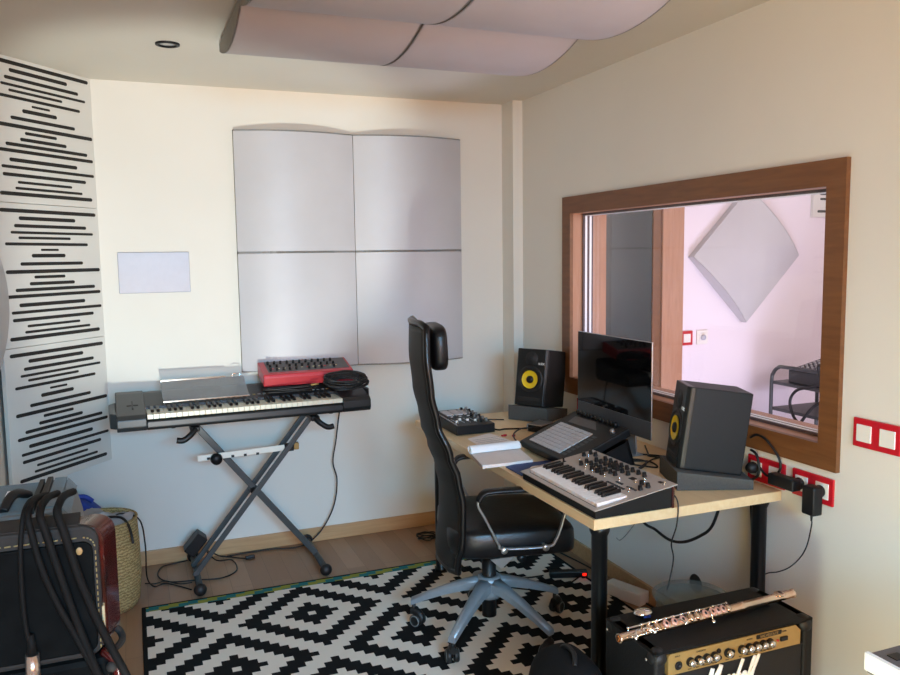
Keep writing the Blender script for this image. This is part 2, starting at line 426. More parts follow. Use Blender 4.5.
# diamond-shaped acoustic panel on the far wall
dm = thing('diamond_acoustic_panel', 'pale grey square acoustic panel hung as a diamond, seen through the window', 'acoustic panel', (3.655, 4.1, 1.55), rot=(0, PI/4, 0))
H = .30
def bulge(n=16, w=.30, edge=.05, b=.05, back=.0):
    return [(-w + 2*w*i/n, edge + b*(1-((2*i/n)-1)**2)) for i in range(n+1)]
k = MB()
prof = bulge(w=H)
k.grid(lambda u, v: (-H+2*H*u, -(.05+.05*(1-(2*u-1)**2)), -H+2*H*v), 16, 1)
k.build('fabric_face', 'panel', dm, fix=False)
k = MB(); poly = [(x, -y) for x, y in prof]+[(H, 0), (-H, 0)]
k.prism(poly, -H, -H+.004, plane='XY'); k.prism(poly, H-.004, H, plane='XY')
k.box((-H, -.05, -H), (-H+.004, 0, H)); k.box((H-.004, -.05, -H), (H, 0, H)); k.build('side_frame', 'panel', dm)

def switch_plate(name, label, loc, face, n=1, plate='red', insert='whiteplastic', mod=.081, h=.09, socket=False, cat='light switch', w=None):
    """plate along local x, facing local -y"""
    t = thing(name, label, cat, loc, face)
    W = w or mod*n*1.0+.012
    k = MB(); k.box((-W/2, -.009, -h/2), (W/2, 0, h/2), bev=.003); k.build('cover_plate', plate, t)
    for i in range(n):
        cx = -W/2 + W*(i+.5)/n
        k = MB(); k.box((cx-.027, -.0125, -.027), (cx+.027, -.008, .027), bev=.0015)
        o = k.build('socket_insert' if socket else 'rocker', insert, t)
        if socket:
            k = MB(); k.M = Matrix.Translation((cx, -.0128, 0)) @ Matrix.Rotation(PI/2, 4, 'X')
            k.lathe([(.0205, 0), (.021, .001), (.0195, .001), (.0195, -.002), (0, -.002)], seg=20); k.build('socket_well', 'whiteplastic', o)
    return t
switch_plate('light_switch', 'red framed square switch on the pink wall beyond the window', (3.225, 4.1, 1.043), 0, 1, w=.09)
t2 = switch_plate('light_switch', 'white round dimmer switch right of the red one, beyond the window', (3.345, 4.1, 1.043), 0, 1, plate='whiteplastic', w=.085, cat='dimmer switch')
k = MB(); k.M = Matrix.Translation((0, -.012, 0)) @ Matrix.Rotation(PI/2, 4, 'X'); k.lathe([(.018, 0), (.017, .012), (0, .012)], seg=20); k.build('dial', 'coverplastic', t2)

# tubular cart with a mixer, and its cable
ct = thing('equipment_cart', 'dark tubular shelf cart in the pink room beyond the window', 'cart', (3.7, 3.4, 0))
def cpt(y, z, x=0): return (x, y, z)
for x in (0, .38):
    k = MB(); k.tube(crom([(x, .465, 0), (x, .465, .45), (x, .465, .76), (x, .45, .825), (x, .41, .862), (x, .35, .87), (x, 0, .872), (x, -.35, .87), (x, -.41, .862), (x, -.45, .825), (x, -.465, .76), (x, -.465, .45), (x, -.465, 0)], 5), .0115, 10)
    k.build('side_tube', 'standgrey', ct)
for z in (.765, .60, .2):
    k = MB(); k.box((0, -.46, z-.012), (.38, .46, z+.008), bev=.004); k.build('shelf', 'standgrey', ct)
mx = thing('mixing_desk', 'dark grey mixer with a perforated top on the far cart', 'mixer', (3.7, 3.4, .773))
k = MB(); k.prism([(.03, 0), (.36, 0), (.36, .15), (.03, .08)], -.30, .36, plane='XZ', bev=.006); k.build('case', 'kface', mx)
k = MB()
for i in range(9):
    for j in range(16):
        x = .06+i*.032; z = .08 + (x-.03)/.33*.07
        k.cyl((x, -.26+j*.038, z), (x, -.26+j*.038, z+.012), .008, seg=6)
k.build('control_knobs', 'steel', mx)['kind'] = 'stuff'
cable('hanging_cable', 'thick black cable looped over the far cart beside the mixer', [(3.66, 3.40, .93), (3.655, 3.46, .91), (3.655, 3.44, .82), (3.66, 3.50, .79), (3.66, 3.62, .75), (3.66, 3.67, .67), (3.66, 3.62, .57), (3.66, 3.50, .535), (3.66, 3.40, .58), (3.66, 3.42, .70), (3.655, 3.50, .66), (3.655, 3.60, .53), (3.655, 3.64, .47)], .009)

# ---------------------------------------------------------------- slotted wave panels across the left corner
BARS = [(0.563, 0.025, 0.594, 10), (0.466, 0.158, 0.562, 10), (0.494, 0.091, 0.529, 9), (0.516, 0.047, 0.5, 7), (0.477, 0.191, 0.477, 7), (0.548, 0.085, 0.45, 8), (0.359, 0.266, 0.425, 6), (0.409, 0.231, 0.399, 10), (0.474, 0.124, 0.363, 9), (0.552, 0.017, 0.329, 10), (0.404, 0.238, 0.304, 8), (0.431, 0.183, 0.275, 9), (0.509, 0.055, 0.249, 9), (0.552, 0.02, 0.222, 9), (0.494, 0.125, 0.183, 10), (0.538, 0.018, 0.152, 8), (0.534, 0.074, 0.119, 9), (0.46, 0.162, 0.089, 7), (0.475, 0.099, 0.063, 7), (0.554, 0.04, 0.038, 10)]
def wave_panel(label, loc, rz, group):
    t = thing('slotted_wave_panel', label, 'acoustic panel', loc, rz, group)
    k = MB(); k.box((-.020, -.022, 0), (.600, 0, .626), bev=.0015)    # x: from right edge leftwards is -x after mirroring
    k.build('board', 'wavewhite', t)
    k = MB()
    for s0, s1, z, th in BARS:
        r = th*.00082
        n = 6; a, c = s1, s0
        poly = [(c+r*math.sin(PI*i/n), z+r*math.cos(PI*i/n)) for i in range(n+1)] + [(a-r*math.sin(PI*i/n), z-r*math.cos(PI*i/n)) for i in range(n+1)]
        k.prism(poly, -.002, .0012, plane='XZ')
    k.build('wave_slots', 'slot', t)
    return t
# local +x runs from the right edge toward the camera side
RZW = -PI/2 - math.radians(40)      # x axis -> (-sin40,-cos40)
def wp(label, z):
    t = wave_panel(label, (-.135, 4.32, z), RZW, 'white slotted wave panels stacked in the left corner')
    return t
for z, l in ((.577, 'white panel with black wave slots, lowest of the corner stack'), (1.205, 'white panel with black wave slots, middle of the corner stack'), (1.833, 'white panel with black wave slots, top one reaching the ceiling')):
    t = wp(l, z)
t = wave_panel('edge of a white slotted panel high on the pink wall, far right beyond the window', (4.815, 4.077, 1.80), PI, None)
# grey curved panel on the left wall, cut by the picture edge
cp = thing('curved_wall_panel', 'pale grey curved acoustic panel on the left wall at the photo edge', 'acoustic panel', (XL, 3.78, 1.41))
k = MB(); k.grid(lambda u, v: (.0+.055*math.sin(PI*v)**.8*1.0+.004, -.6+.9*u, -.31+.62*v), 1, 16); k.build('fabric_face', 'panel', cp, fix=False)
k = MB(); k.prism([(.0, -.31)]+[(.004+.055*math.sin(PI*v/16)**.8, -.31+.62*v/16) for v in range(17)]+[(.0, .31)], .296, .30, plane='XZ'); k.build('end_cap', 'panel', cp)

# ---------------------------------------------------------------- grey panels on the back wall
def grey_panel(label, loc, rot, group, w, h, face='panel', edge=.035, b=.062):
    """curved face bowed across local x, facing local -y, standing along z"""
    t = thing('acoustic_panel', label, 'acoustic panel', loc, group=group, rot=rot)
    k = MB(); k.grid(lambda u, v: (-w/2+w*u, -(edge+b*(1-(2*u-1)**2)), -h/2+h*v), 20, 1); k.build('curved_face', face, t, fix=False)
    poly = [(-w/2+w*i/20, -(edge+b*(1-(2*i/20-1)**2))) for i in range(21)]+[(w/2, 0), (-w/2, 0)]
    k = MB(); k.prism(poly, -h/2, -h/2+.006, plane='XY'); k.prism(poly, h/2-.006, h/2, plane='XY')
    k.box((-w/2, -edge, -h/2), (-w/2+.004, 0, h/2)); k.box((w/2-.004, -edge, -h/2), (w/2, 0, h/2)); k.build('side_frame', 'panelside', t)
    return t
PX = [.836, 1.466]; PZ = [1.922, 1.295]
for j, z in enumerate(PZ):
    for i, x in enumerate(PX):
        grey_panel('grey square acoustic panel, %s of the four on the back wall' % [['upper left', 'upper right'], ['lower left', 'lower right']][j][i], (x, YB, z), (0, 0, 0), 'four grey panels on the back wall', .627, .627)
k = 0
for j, y in enumerate((3.075, 2.445)):
    for i, x in enumerate((.69, 1.328)):
        t = grey_panel('grey curved ceiling panel tinted by pink light, %s of the ceiling group' % [['back left', 'back right'], ['front left', 'front right']][j][i], (x, y, 2.43), (0, 0, 0), 'curved panels hung under the ceiling', .628, .632, 'ceilpanel', .03, .055)
        # bowed along y, facing down: local x -> world y, local z -> world x, local -y -> world -z
        t.rotation_euler = Matrix(((0, 0, 1), (1, 0, 0), (0, 1, 0))).to_euler()

# plastic cover and downlight
cv = thing('plastic_cover', 'glossy pale grey plastic cover on the back wall left of the panels', 'wall cover', (.113, YB, 1.512))
k = MB(); k.box((-.17, -.012, -.10), (.17, 0, .105), bev=.004); k.build('cover_body', 'coverplastic', cv)
k = MB(); k.box((-.165, -.015, .085), (.165, -.011, .092)); k.box((-.165, -.014, .020), (.165, -.0115, .023)); k.box((.150, -.0145, -.075), (.153, -.0115, .095)); k.build('moulded_rib', 'coverplastic', cv)
dl = thing('ceiling_downlight', 'small black recessed downlight in the ceiling', 'downlight', (.186, 3.53, ZC))
k = MB(); k.M = Matrix.Rotation(PI, 4, 'X'); k.lathe([(.048, 0), (.048, .006), (.036, .008), (.034, .001), (.03, -.001)], seg=32); k.build('trim_ring', 'black', dl)
k = MB(); k.M = Matrix.Rotation(PI, 4, 'X'); k.lathe([(.034, .0012), (.02, .003), (0, .004)], seg=28); k.build('lamp_lens', 'steel', dl)

# sockets on the right wall
def rwall(y, z): return (XR, y*1.0095, 1.58+(z-1.58)*1.0095)
def rsock(label, y0, y1, z, n, h=.093, cat='socket', socket=True):
    return switch_plate('wall_socket' if socket else 'light_switch', label, rwall((y0+y1)/2, z), -PI/2, n, h=h, w=(y1-y0)*1.0095, socket=socket, cat=cat)
rsock('red double switch plate on the right wall, beside the window', 1.668, 1.835, 1.012, 2, cat='light switch', socket=False, h=.092)
rsock('red double socket plate holding the two black plugs, nearest the window corner', 1.903, 2.077, .789, 2)
rsock('red double socket plate partly behind the right speaker', 2.112, 2.292, .789, 2)
rsock('red double socket plate behind the left speaker', 3.33, 3.52, .80, 2)

# rug
b = MB(); b.box((RX0, RY0, .001), (RX1, RY1, .009), bev=.003)
tag(b.build('area_rug', 'rug'), 'black and white stepped diamond rug with a teal and olive end band', 'rug')

# ================================================================ DESK
TZ = .73
dk = thing('desk', 'long birch-topped desk with round black legs under the interior window', 'desk', (1.71, 3.01, 0))
k = MB(); k.box((-.37, -.864, TZ-.036), (.405, .87, TZ), bev=.0025); k.build('tabletop', 'desk', dk)
for x, y in ((1.395, 2.20), (2.083, 2.218), (1.375, 3.625), (2.05, 3.625)):
    k = MB(); X, Y = x-1.71, y-3.01
    k.lathe([(0, .009), (.032, .009), (.032, .022), (.0265, .03), (.0265, .655), (.034, .672), (.034, TZ-.0362), (0, TZ-.0362)], (X, Y, 0), seg=28)
    k.build('leg', 'softblack', dk)

# black drum machine with white fader caps
gm = thing('drum_machine', 'black slanted drum machine with grey pads at the far end of the desk', 'drum machine', (1.392, 3.438, TZ))
k = MB(); k.prism([(0, .002), (.345, .002), (.345, .058), (0, .046)], 0, .2, plane='YZ', bev=.004)
k.build('case', 'black', gm)
def gz(y): return .046 + .012*y/.345
for i in range(3):
    k = MB(); k.box((.035+i*.048, .215, gz(.25)-.003), (.075+i*.048, .315, gz(.27)+.005), bev=.002, rot=Matrix.Rotation(math.atan(.0348), 4, 'X')); k.build('rubber_pad', 'pad', gm)
for i in range(2):
    for j in range(7):
        k = MB(); x, y = .150+i*.026, .05+j*.042
        k.cyl((x, y, gz(y)-.001), (x, y, gz(y)+.017), .0075, .006, seg=12); k.build('knob', 'greydev' if (i+j) % 3 else 'black', gm)
for i in range(4):
    k = MB(); x = .03+i*.032
    k.box((x-.001, .05, gz(.1)-.001), (x+.001, .15, gz(.1)+.0025)); o = k.build('fader', 'steel', gm)
    k = MB(); y = .07+.02*((i*2) % 3); k.box((x-.006, y-.004, gz(y)), (x+.006, y+.004, gz(y)+.011), bev=.001); k.build('fader_cap', 'whiteplastic', o)
for i in range(6):
    k = MB(); x, y = .028+i*.022, .185; k.box((x-.006, y-.005, gz(y)-.001), (x+.006, y+.005, gz(y)+.003)); k.build('button', 'pad' if i % 2 else 'kface', gm)
k = MB(); k.box((.008, .02, gz(.17)-.002), (.012, .33, gz(.17)+.004), rot=Matrix.Rotation(.0348, 4, 'X')); k.build('trim_strip', 'steel', gm)

# papers
b = MB(); b.prism([(1.415, 3.36), (1.555, 3.425), (1.60, 3.11), (1.40, 3.12)], TZ+.0008, TZ+.0025, plane='XY')
sh = tag(b.build('printed_sheet', 'paper'), 'pale printed sheet with ruled lines between the notepad and the drum machine', 'sheet of paper')
b = MB()
for i in range(6):
    y = 3.33-.03*i
    b.box((1.425, y-.0012, TZ+.0026), (1.565, y+.0012, TZ+.003), rz=.12)
b.build('ruled_lines', 'greydev', sh)
nb = thing('notepad', 'open white notepad with its cover rolled back on the desk edge', 'notepad', (1.383, 2.95, TZ))
k = MB(); k.prism([(-.118, -.095), (.108, -.095), (.145, .10), (-.085, .10)], .0007, .014, plane='XY', bev=.001); k.build('page_block', 'paper', nb)
k = MB()
def roll(u, v):
    a = -1.3 + v*4.3
    return (-.088+.235*u+.0*v, .10-.002+.022*math.sin(a)*.9, .0195+.0185*(1-math.cos(a+.6))*.55+.012)
prof = [(.085, .0145), (.105, .012), (.125, .022), (.128, .036), (.115, .046), (.098, .042), (.090, .030), (.088, .018)]
cs = crom([(p[0], p[1], 0) for p in prof], 4)
k.grid(lambda u, v: (-.087+.232*u, cs[min(len(cs)-1, int(round(v*(len(cs)-1))))].x, cs[min(len(cs)-1, int(round(v*(len(cs)-1))))].y), 1, len(cs)-1)
k.build('rolled_page', 'paperwhite', nb)
b = MB(); b.prism([(1.36, 2.70), (1.60, 2.70), (1.60, 2.855), (1.40, 2.855), (1.36, 2.84)], TZ+.0006, TZ+.004, plane='XY')
tag(b.build('blue_folder', 'blue'), 'flat blue folder between the notepad and the silver synthesizer', 'folder')
b = MB(); b.lathe([(0, .0045), (.042, .0045), (.043, .006), (.041, .010), (0, .010)], (1.465, 2.74, TZ), seg=32)
tag(b.build('round_coaster', 'paper'), 'cream round coaster by the low end of the silver synthesizer', 'coaster')
for i, (x, y, r, l) in enumerate(((1.595, 3.345, .3, 'small red clip on the desk, nearer the drum machine'), (1.635, 3.325, 1.0, 'small dark red clip on the desk, nearer the pad controller'))):
    b = MB(); b.box((x-.014, y-.006, TZ+.0006), (x+.014, y+.006, TZ+.008), bev=.002, rz=r); b.box((x-.004, y-.010, TZ+.0006), (x+.008, y-.002, TZ+.010), bev=.002, rz=r)
    tag(b.build('clip', 'redmetal'), l, 'clip')

# silver analogue synthesizer
sy_ = thing('analogue_synthesizer', 'silver-topped compact synthesizer with many black knobs on the near desk corner', 'synthesizer', (1.335, 2.395, TZ))
LN = .262
def pz(x): return .034 + .048*x/.31
k = MB(); k.prism([(.006, .004), (.300, .004), (.302, pz(.302)-.003), (.006, pz(.006)-.003)], -LN+.006, LN-.006, plane='XZ', bev=.002); k.build('case', 'black', sy_)
k = MB(); k.prism([(.3, .003), (.309, .003), (.309, .072), (.3, .077)], -LN+.002, LN-.002, plane='XZ', bev=.002); k.build('wooden_back', 'pearl', sy_)
# top plate in pieces round the key slot
k = MB(); SL = math.atan(.048/.31)
def plate(x0, x1, y0, y1, th=.003, m=0, lift=0.):
    k.prism([(x0, pz(x0)+lift-th), (x1, pz(x1)+lift-th), (x1, pz(x1)+lift), (x0, pz(x0)+lift)], y0, y1, plane='XZ', m=m)
plate(0, .018, -LN, LN); plate(.018, .140, -LN, -LN+.022); plate(.018, .140, LN-.03, LN); plate(.140, .318, -LN, LN)
k.build('top_panel', 'silver', sy_)
W0, W1 = LN-.034, -LN+.026; nW = 22; kw = (W0-W1)/nW
k = MB(); k.box((.018, -LN+.023, .010), (.025, LN-.031, .030)); k.build('key_slot', 'black', sy_)
for i in range(nW):
    y = W0-kw*(i+.5)
    k = MB(); k.box((.024, y-kw*.455, .034), (.140, y+kw*.455, .054), bev=.0012, rot=Matrix.Rotation(-.11, 4, 'Y')); k.build('white_key', 'whitekey', sy_)
for i in range(nW-1):
    if i % 7 in (2, 6): continue
    y = W0-kw*(i+1)
    k = MB(); k.prism([(.066, .050), (.073, .064), (.140, .072), (.140, .05)], y-kw*.27, y+kw*.27, plane='XZ', bev=.001); k.build('black_key', 'blackkey', sy_)
NR = Matrix.Rotation(-SL, 4, 'Y')
def knob_at(x, y, r=.0078, h=.016, m='black', name='knob'):
    k = MB(); k.M = Matrix.Translation((x, y, pz(x)-.0005)) @ NR
    k.lathe([(0, 0), (r*1.12, 0), (r*1.12, h*.25), (r, h*.3), (r*.86, h), (0, h)], seg=14)
    if m == 'black': k.box((-.0009, -r*.8, h-.0005), (.0009, 0, h+.0006))
    return k.build(name, m, sy_)
for x, ys in ((.285, [.225, .19, .12, .085, .05, .015, -.02, -.055, -.09, -.125]), (.255, [.225, .135, .105, .075, .045, -.005, -.035, -.07]), (.222, [.150, .118, .085, .055, .022, -.01, -.04]), (.195, [.145, .07, .035, .005]), (.235, [-.215, -.180]), (.205, [-.215])):
    for y in ys: knob_at(x, y)
knob_at(.262, .018, .0135, .02)
for x, y in ((.262, .205), (.235, .17), (.215, .19), (.20, .12), (.185, .10), (.205, .06), (.18, .045), (.19, -.02), (.26, -.16), (.23, -.15), (.285, -.235), (.17, -.20), (.205, -.09)):
    k = MB(); k.M = Matrix.Translation((x, y, pz(x))) @ NR
    k.cyl((0, 0, -.001), (.003, 0, .012), .0022, .003, seg=8); k.cyl((0, 0, -.001), (0, 0, .002), .005, seg=10); k.build('toggle_switch', 'chrome', sy_)
k = MB(); k.M = Matrix.Translation((.165, .225, pz(.165))) @ NR; k.box((-.010, -.003, -.001), (.010, .003, .002)); k.box((-.002, -.003, 0), (.004, .003, .018), bev=.001); k.build('pitch_slider', 'black', sy_)
for x, y0, n, st in ((.168, -.075, 8, .0135), (.19, -.10, 3, .014), (.19, -.165, 4, .014)):
    for i in range(n):
        k = MB(); k.M = Matrix.Translation((x, y0-i*st, pz(x))) @ NR; k.box((-.0045, -.005, -.001), (.0045, .005, .0025), bev=.001); k.build('step_button', 'kface', sy_)
k = MB(); k.M = Matrix.Translation((.245, -.112, pz(.245))) @ NR; k.box((-.009, -.013, -.0005), (.009, .013, .0015)); k.build('display', 'black', sy_)
k = MB(); k.M = Matrix.Translation((.29, -.208, pz(.29))) @ NR; k.box((-.006, -.009, -.0005), (.006, .009, .0012)); k.build('name_badge', 'black', sy_)

# pad controller on a wedge stand
pc = thing('pad_controller', 'black controller with a grid of sixty-four pale square pads, tilted on the desk', 'pad controller', (1.543, 3.082, .77), rot=(0, -math.atan2(.11, .277), 0))
k = MB(); k.box((0, -.420, -.034), (.30, 0, 0), bev=.006); k.build('case', 'black', pc)
for i in range(8):
    for j in range(8):
        u = .026+i*(.172/8); v = .046+j*(.262/8)
        k = MB(); k.box((u+.0012, -v-.262/8+.0014, -.001), (u+.172/8-.0012, -v-.0014, .0045), bev=.0012); k.build('pad', 'pad', pc)
k = MB(); k.prism([(.215, -.075), (.265, -.062), (.272, -.215), (.225, -.290)], -.0002, .0012, plane='XY'); k.build('display', 'greypanel', pc)  # slanted grey quad: reflection on the dark display put into colour and outline
for j in range(11):
    k = MB(); v = .05+j*.030; k.cyl((.287, -v, -.001), (.287, -v, .018), .0085, .0075, seg=14); k.build('knob', 'black', pc)
k = MB(); k.cyl((.245, -.385, -.001), (.245, -.385, .016), .010, .009, seg=14); k.build('volume_knob', 'steel', pc)
for j in range(8):
    k = MB(); u = .03+j*.021; k.box((u, -.352, -.001), (u+.013, -.322, .0015)); k.build('button', 'kface', pc)
st = thing('controller_stand', 'black folded metal stand holding the pad controller', 'stand', (1.66, 2.85, TZ))
k = MB(); k.prism([(-.09, .001), (.19, .001), (.19, .008), (-.085, .008)], -.19, .19, plane='XZ'); k.build('base_plate', 'black', st)
k = MB(); k.prism([(.18, .001), (.19, .001), (.157, .107), (.149, .099)], -.19, .19, plane='XZ'); k.build('back_panel', 'black', st)
for y in (-.19, .184):
    k = MB(); k.prism([(-.085, .005), (.185, .005), (.155, .098), (-.085, .0065)], y, y+.006, plane='XZ'); k.build('side_panel', 'black', st)

# computer
im = thing('desktop_computer', 'slim all-in-one computer with a dark glossy screen and silver stand', 'computer', (1.872, 2.862, TZ))
k = MB()
def backf(u, v):
    y = -.278+.556*u; z = .115+.387*v
    return (.006+.035*(math.sin(PI*u)**.5)*(math.sin(PI*min(1, v*1.0))**.5), y, z)
k.box((0, -.278, .112), (.006, .278, .502), bev=.002); k.grid(backf, 16, 12); k.build('aluminium_body', 'steel', im)
k = MB(); k.box((-.0015, -.2765, .186), (.0005, .2765, .5005)); k.build('screen', 'screen', im)
k = MB(); k.box((-.0012, -.277, .1125), (.0002, .277, .185)); k.build('chin', 'chin', im)
k = MB(); k.prism([(-.012, .001), (.10, .001), (.10, .006), (.066, .012), (.050, .25), (.042, .25), (.058, .008), (-.012, .0045)], -.095, .095, plane='XZ', bev=.001); k.build('stand', 'alu', im)

# studio monitors on foam wedges
def monitor(label, loc, rz, tilt, h=.295, w=.178, d=.225):
    t = thing('studio_monitor', label, 'speaker', loc, 0, 'studio speakers on foam wedges', (-tilt, 0, rz))
    # local: front faces -y, centred on x
    k = MB(); k.prism([(-w/2, .022), (-w/2, d), (w/2, d), (w/2, .022)], .001, h, plane='XY', bev=.004); k.build('cabinet', 'speaker', t)
    k = MB()
    poly = [(-w/2+.012, -.003), (-w/2+.003, .010), (-w/2, .026), (w/2, .026), (w/2-.003, .010), (w/2-.012, -.003)]
    k.prism(poly, .001, h, plane='XY', bev=.003); k.build('baffle', 'speakfront', t)
    k = MB(); k.M = Matrix.Translation((0, -.0035, .135)) @ Matrix.Rotation(PI/2, 4, 'X')
    k.lathe([(.072, -.001), (.070, .004), (.064, .005), (.056, .001)], seg=36); o = k.build('woofer_surround', 'rubber', t)
    k = MB(); k.M = Matrix.Translation((0, -.0035, .135)) @ Matrix.Rotation(PI/2, 4, 'X')
    k.lathe([(.046, .004), (.043, -.001+.0015), (.019, -.0005+.001)], seg=36); k.build('woofer_cone', 'yellow', o)
    k = MB(); k.M = Matrix.Translation((0, -.0035, .135)) @ Matrix.Rotation(PI/2, 4, 'X')
    k.lathe([(.020, .001), (.018, .008), (.009, .0115), (0, .012)], seg=24); k.build('dust_cap', 'black', o)
    k = MB(); k.M = Matrix.Translation((0, -.0035, .242)) @ Matrix.Rotation(PI/2, 4, 'X')
    k.lathe([(.036, -.001), (.034, .002), (.020, -.0005+.001), (.017, .003), (0, .006)], seg=28); k.build('tweeter', 'rubber', t)
    k = MB(); k.box((-.062, -.0045, .024), (.062, .002, .044), bev=.002); k.build('bass_port', 'slot', t)
    # badge: small three-letter mark
    k = MB(); x0, z0, y = .045, .212, -.0042; s_ = .0052
    def st_(a, c): k.tube([(x0+a[0]*s_, y, z0+a[1]*s_), (x0+c[0]*s_, y, z0+c[1]*s_)], .0011, 5)
    for dx in (0, 4.6):
        st_((dx, 0), (dx, 2)); st_((dx, 1), (dx+1.5, 2)); st_((dx, 1), (dx+1.5, 0))
    st_((2.3, 0), (2.3, 2)); st_((2.3, 2), (3.6, 2)); st_((3.6, 2), (3.6, 1)); st_((3.6, 1), (2.3, 1)); st_((3.0, 1), (3.7, 0))
    k.build('badge', 'white', t)
    return t
monitor('black studio speaker with yellow cone, at the far end left of the computer', (1.855, 3.599, .81), math.radians(-56.1), math.radians(9), h=.292, w=.182, d=.215)
monitor('black studio speaker seen from its side, at the near end right of the computer', (1.836, 2.408, .80), math.radians(-112.2), math.radians(7.3), h=.303, w=.17, d=.233)
for lab, loc, rz, w, d, zf, zb in (('dark grey foam block under the far left speaker', (1.855, 3.599), -56.1, .225, .22, .077, .040), ('dark grey foam block under the near right speaker', (1.836, 2.408), -112.2, .25, .262, .068, .036)):
    fp = thing('foam_wedge', lab, 'foam block', (loc[0], loc[1], TZ), math.radians(rz), 'foam blocks under the speakers')
    k = MB(); k.prism([(-.012, .001), (d, .001), (d, zb), (-.012, zf+.001)], -w/2, w/2, plane='YZ', bev=.002); k.build('foam_body', 'foam', fp)

# small silver interface box and cables on the desk
ai = thing('audio_interface', 'small silver and black interface box lying left of the pad controller', 'interface', (1.80, 3.40, TZ), -1.05)
k = MB(); k.box((-.02, -.055, .001), (.06, .055, .034), bev=.004); k.build('case', 'black', ai)
k = MB(); k.box((-.024, -.058, .0015), (-.018, .058, .038), bev=.002); k.box((-.02, -.057, .034), (.06, .057, .038), bev=.0015); k.build('metal_lid', 'steel', ai)
for y in (-.035, 0, .035):
    k = MB(); k.cyl((-.023, y, .019), (-.034, y, .019), .0095, seg=14); k.build('jack_socket', 'chrome', ai)
cable('audio_cable', 'grey cable lying from the interface box across the desk', [(1.770, 3.41, .738), (1.72, 3.43, .738), (1.66, 3.47, .7335), (1.62, 3.47, .7335), (1.605, 3.56, .7335)], .004, 'cablegrey')
cable('audio_cable', 'black cable from the interface box looping beside the pad controller', [(1.78, 3.37, .745), (1.70, 3.36, .755), (1.62, 3.29, .752), (1.585, 3.2, .742), (1.60, 3.13, .738)], .0035)
cable('audio_cable', 'thin black cable behind the drum machine running to the foam block', [(1.60, 3.74, .734), (1.66, 3.72, .734), (1.72, 3.69, .734), (1.75, 3.67, .734)], .003)
paths = [[(1.87, 2.70, .734), (1.92, 2.66, .736), (1.90, 2.58, .734), (1.84, 2.63, .737), (1.80, 2.70, .734)],
         [(1.99, 2.98, .734), (1.95, 2.80, .736), (2.02, 2.72, .734), (1.93, 2.66, .741), (1.83, 2.60, .734), (1.78, 2.55, .734)],
         [(2.07, 2.9, .734), (2.0, 2.78, .734), (1.96, 2.71, .742), (2.04, 2.66, .734), (2.09, 2.56, .738)],
         [(1.76, 2.62, .734), (1.80, 2.57, .739), (1.86, 2.60, .744), (1.90, 2.68, .739), (1.84, 2.75, .734), (1.79, 2.72, .734)]]
for p, l in zip(paths, ('small black loop of cable in front of the right foam block', 'black cable snaking from under the computer to the near foam block', 'black cable along the wall behind the right speaker', 'tangled black cable between the controller stand and the right speaker')):
    cable('desk_cable', l, p, .0035, group='tangle of cables on the desk')
cable('power_cable', 'black cable arching up behind the right speaker over the window frame', [(2.100, 2.29, .895), (2.098, 2.255, .912), (2.09, 2.20, .905), (2.095, 2.15, .86), (2.095, 2.135, .82), (2.095, 2.16, .785), (2.095, 2.20, .775), (2.095, 2.24, .80)], .0045)
cable('power_cable', 'short black cable dropping behind the right speaker to the socket', [(2.098, 2.285, .85), (2.096, 2.255, .84), (2.092, 2.235, .80), (2.092, 2.24, .765), (2.095, 2.27, .742)], .005)
# plugs and adapters in the sockets
pg = thing('power_plug', 'round black plug in the socket plate behind the right speaker', 'plug', (XR-.014, 2.272, .786))
k = MB(); k.M = Matrix.Rotation(-PI/2, 4, 'Y'); k.lathe([(0, 0), (.019, 0), (.021, .004), (.020, .022), (.012, .034), (0, .036)], seg=20); k.build('plug_body', 'rubber', pg)
pg = thing('power_adapter', 'black block adapter lying sideways in the socket plate nearest the desk end', 'power adapter', (XR-.014, 2.055, .783))
k = MB(); k.M = Matrix.Rotation(-PI/2, 4, 'Y'); k.lathe([(0, 0), (.019, 0), (.021, .004), (.020, .02), (0, .022)], seg=20); k.build('plug_neck', 'rubber', pg)
k = MB(); k.box((-.056, -.022, -.020), (-.016, .095, .020), bev=.005, seg=3); k.build('adapter_body', 'black', pg)
pg = thing('power_adapter', 'black upright adapter with a cord hanging down, in the outermost socket', 'power adapter', (XR-.014, 1.966, .780))
k = MB(); k.M = Matrix.Rotation(-PI/2, 4, 'Y'); k.lathe([(0, 0), (.019, 0), (.021, .004), (.020, .02), (0, .022)], seg=20); k.build('plug_neck', 'rubber', pg)
k = MB(); k.box((-.058, -.026, -.075), (-.016, .026, .022), bev=.006, seg=3); k.build('adapter_body', 'black', pg)
k = MB(); k.cyl((-.037, 0, -.073), (-.037, 0, -.098), .005, .003, seg=10); k.build('strain_relief', 'rubber', pg)
cable('adapter_cord', 'thin black cord hanging from the outermost adapter toward the desk leg', [(2.069, 1.966, .685), (2.08, 1.975, .664), (2.085, 1.996, .587), (2.09, 2.029, .530), (2.095, 2.081, .475), (2.106, 2.145, .433), (2.1145, 2.21, .40), (2.1145, 2.25, .35), (2.1145, 2.262, .2), (2.1145, 2.262, .1)], .0022)
cable('hanging_cable', 'thick black cable sagging along the wall under the desk', [(2.03, 2.95, .68), (2.02, 2.861, .437), (2.02, 2.745, .407), (2.02, 2.650, .395), (2.02, 2.560, .417), (2.02, 2.463, .474), (2.02, 2.395, .536), (2.02, 2.342, .66)], .006)
cable('hanging_cable', 'straight black cable running down the wall beside the rear desk leg', [(2.095, 2.275, .70), (2.095, 2.273, .633), (2.097, 2.262, .476), (2.097, 2.257, .324), (2.097, 2.25, .02)], .004)
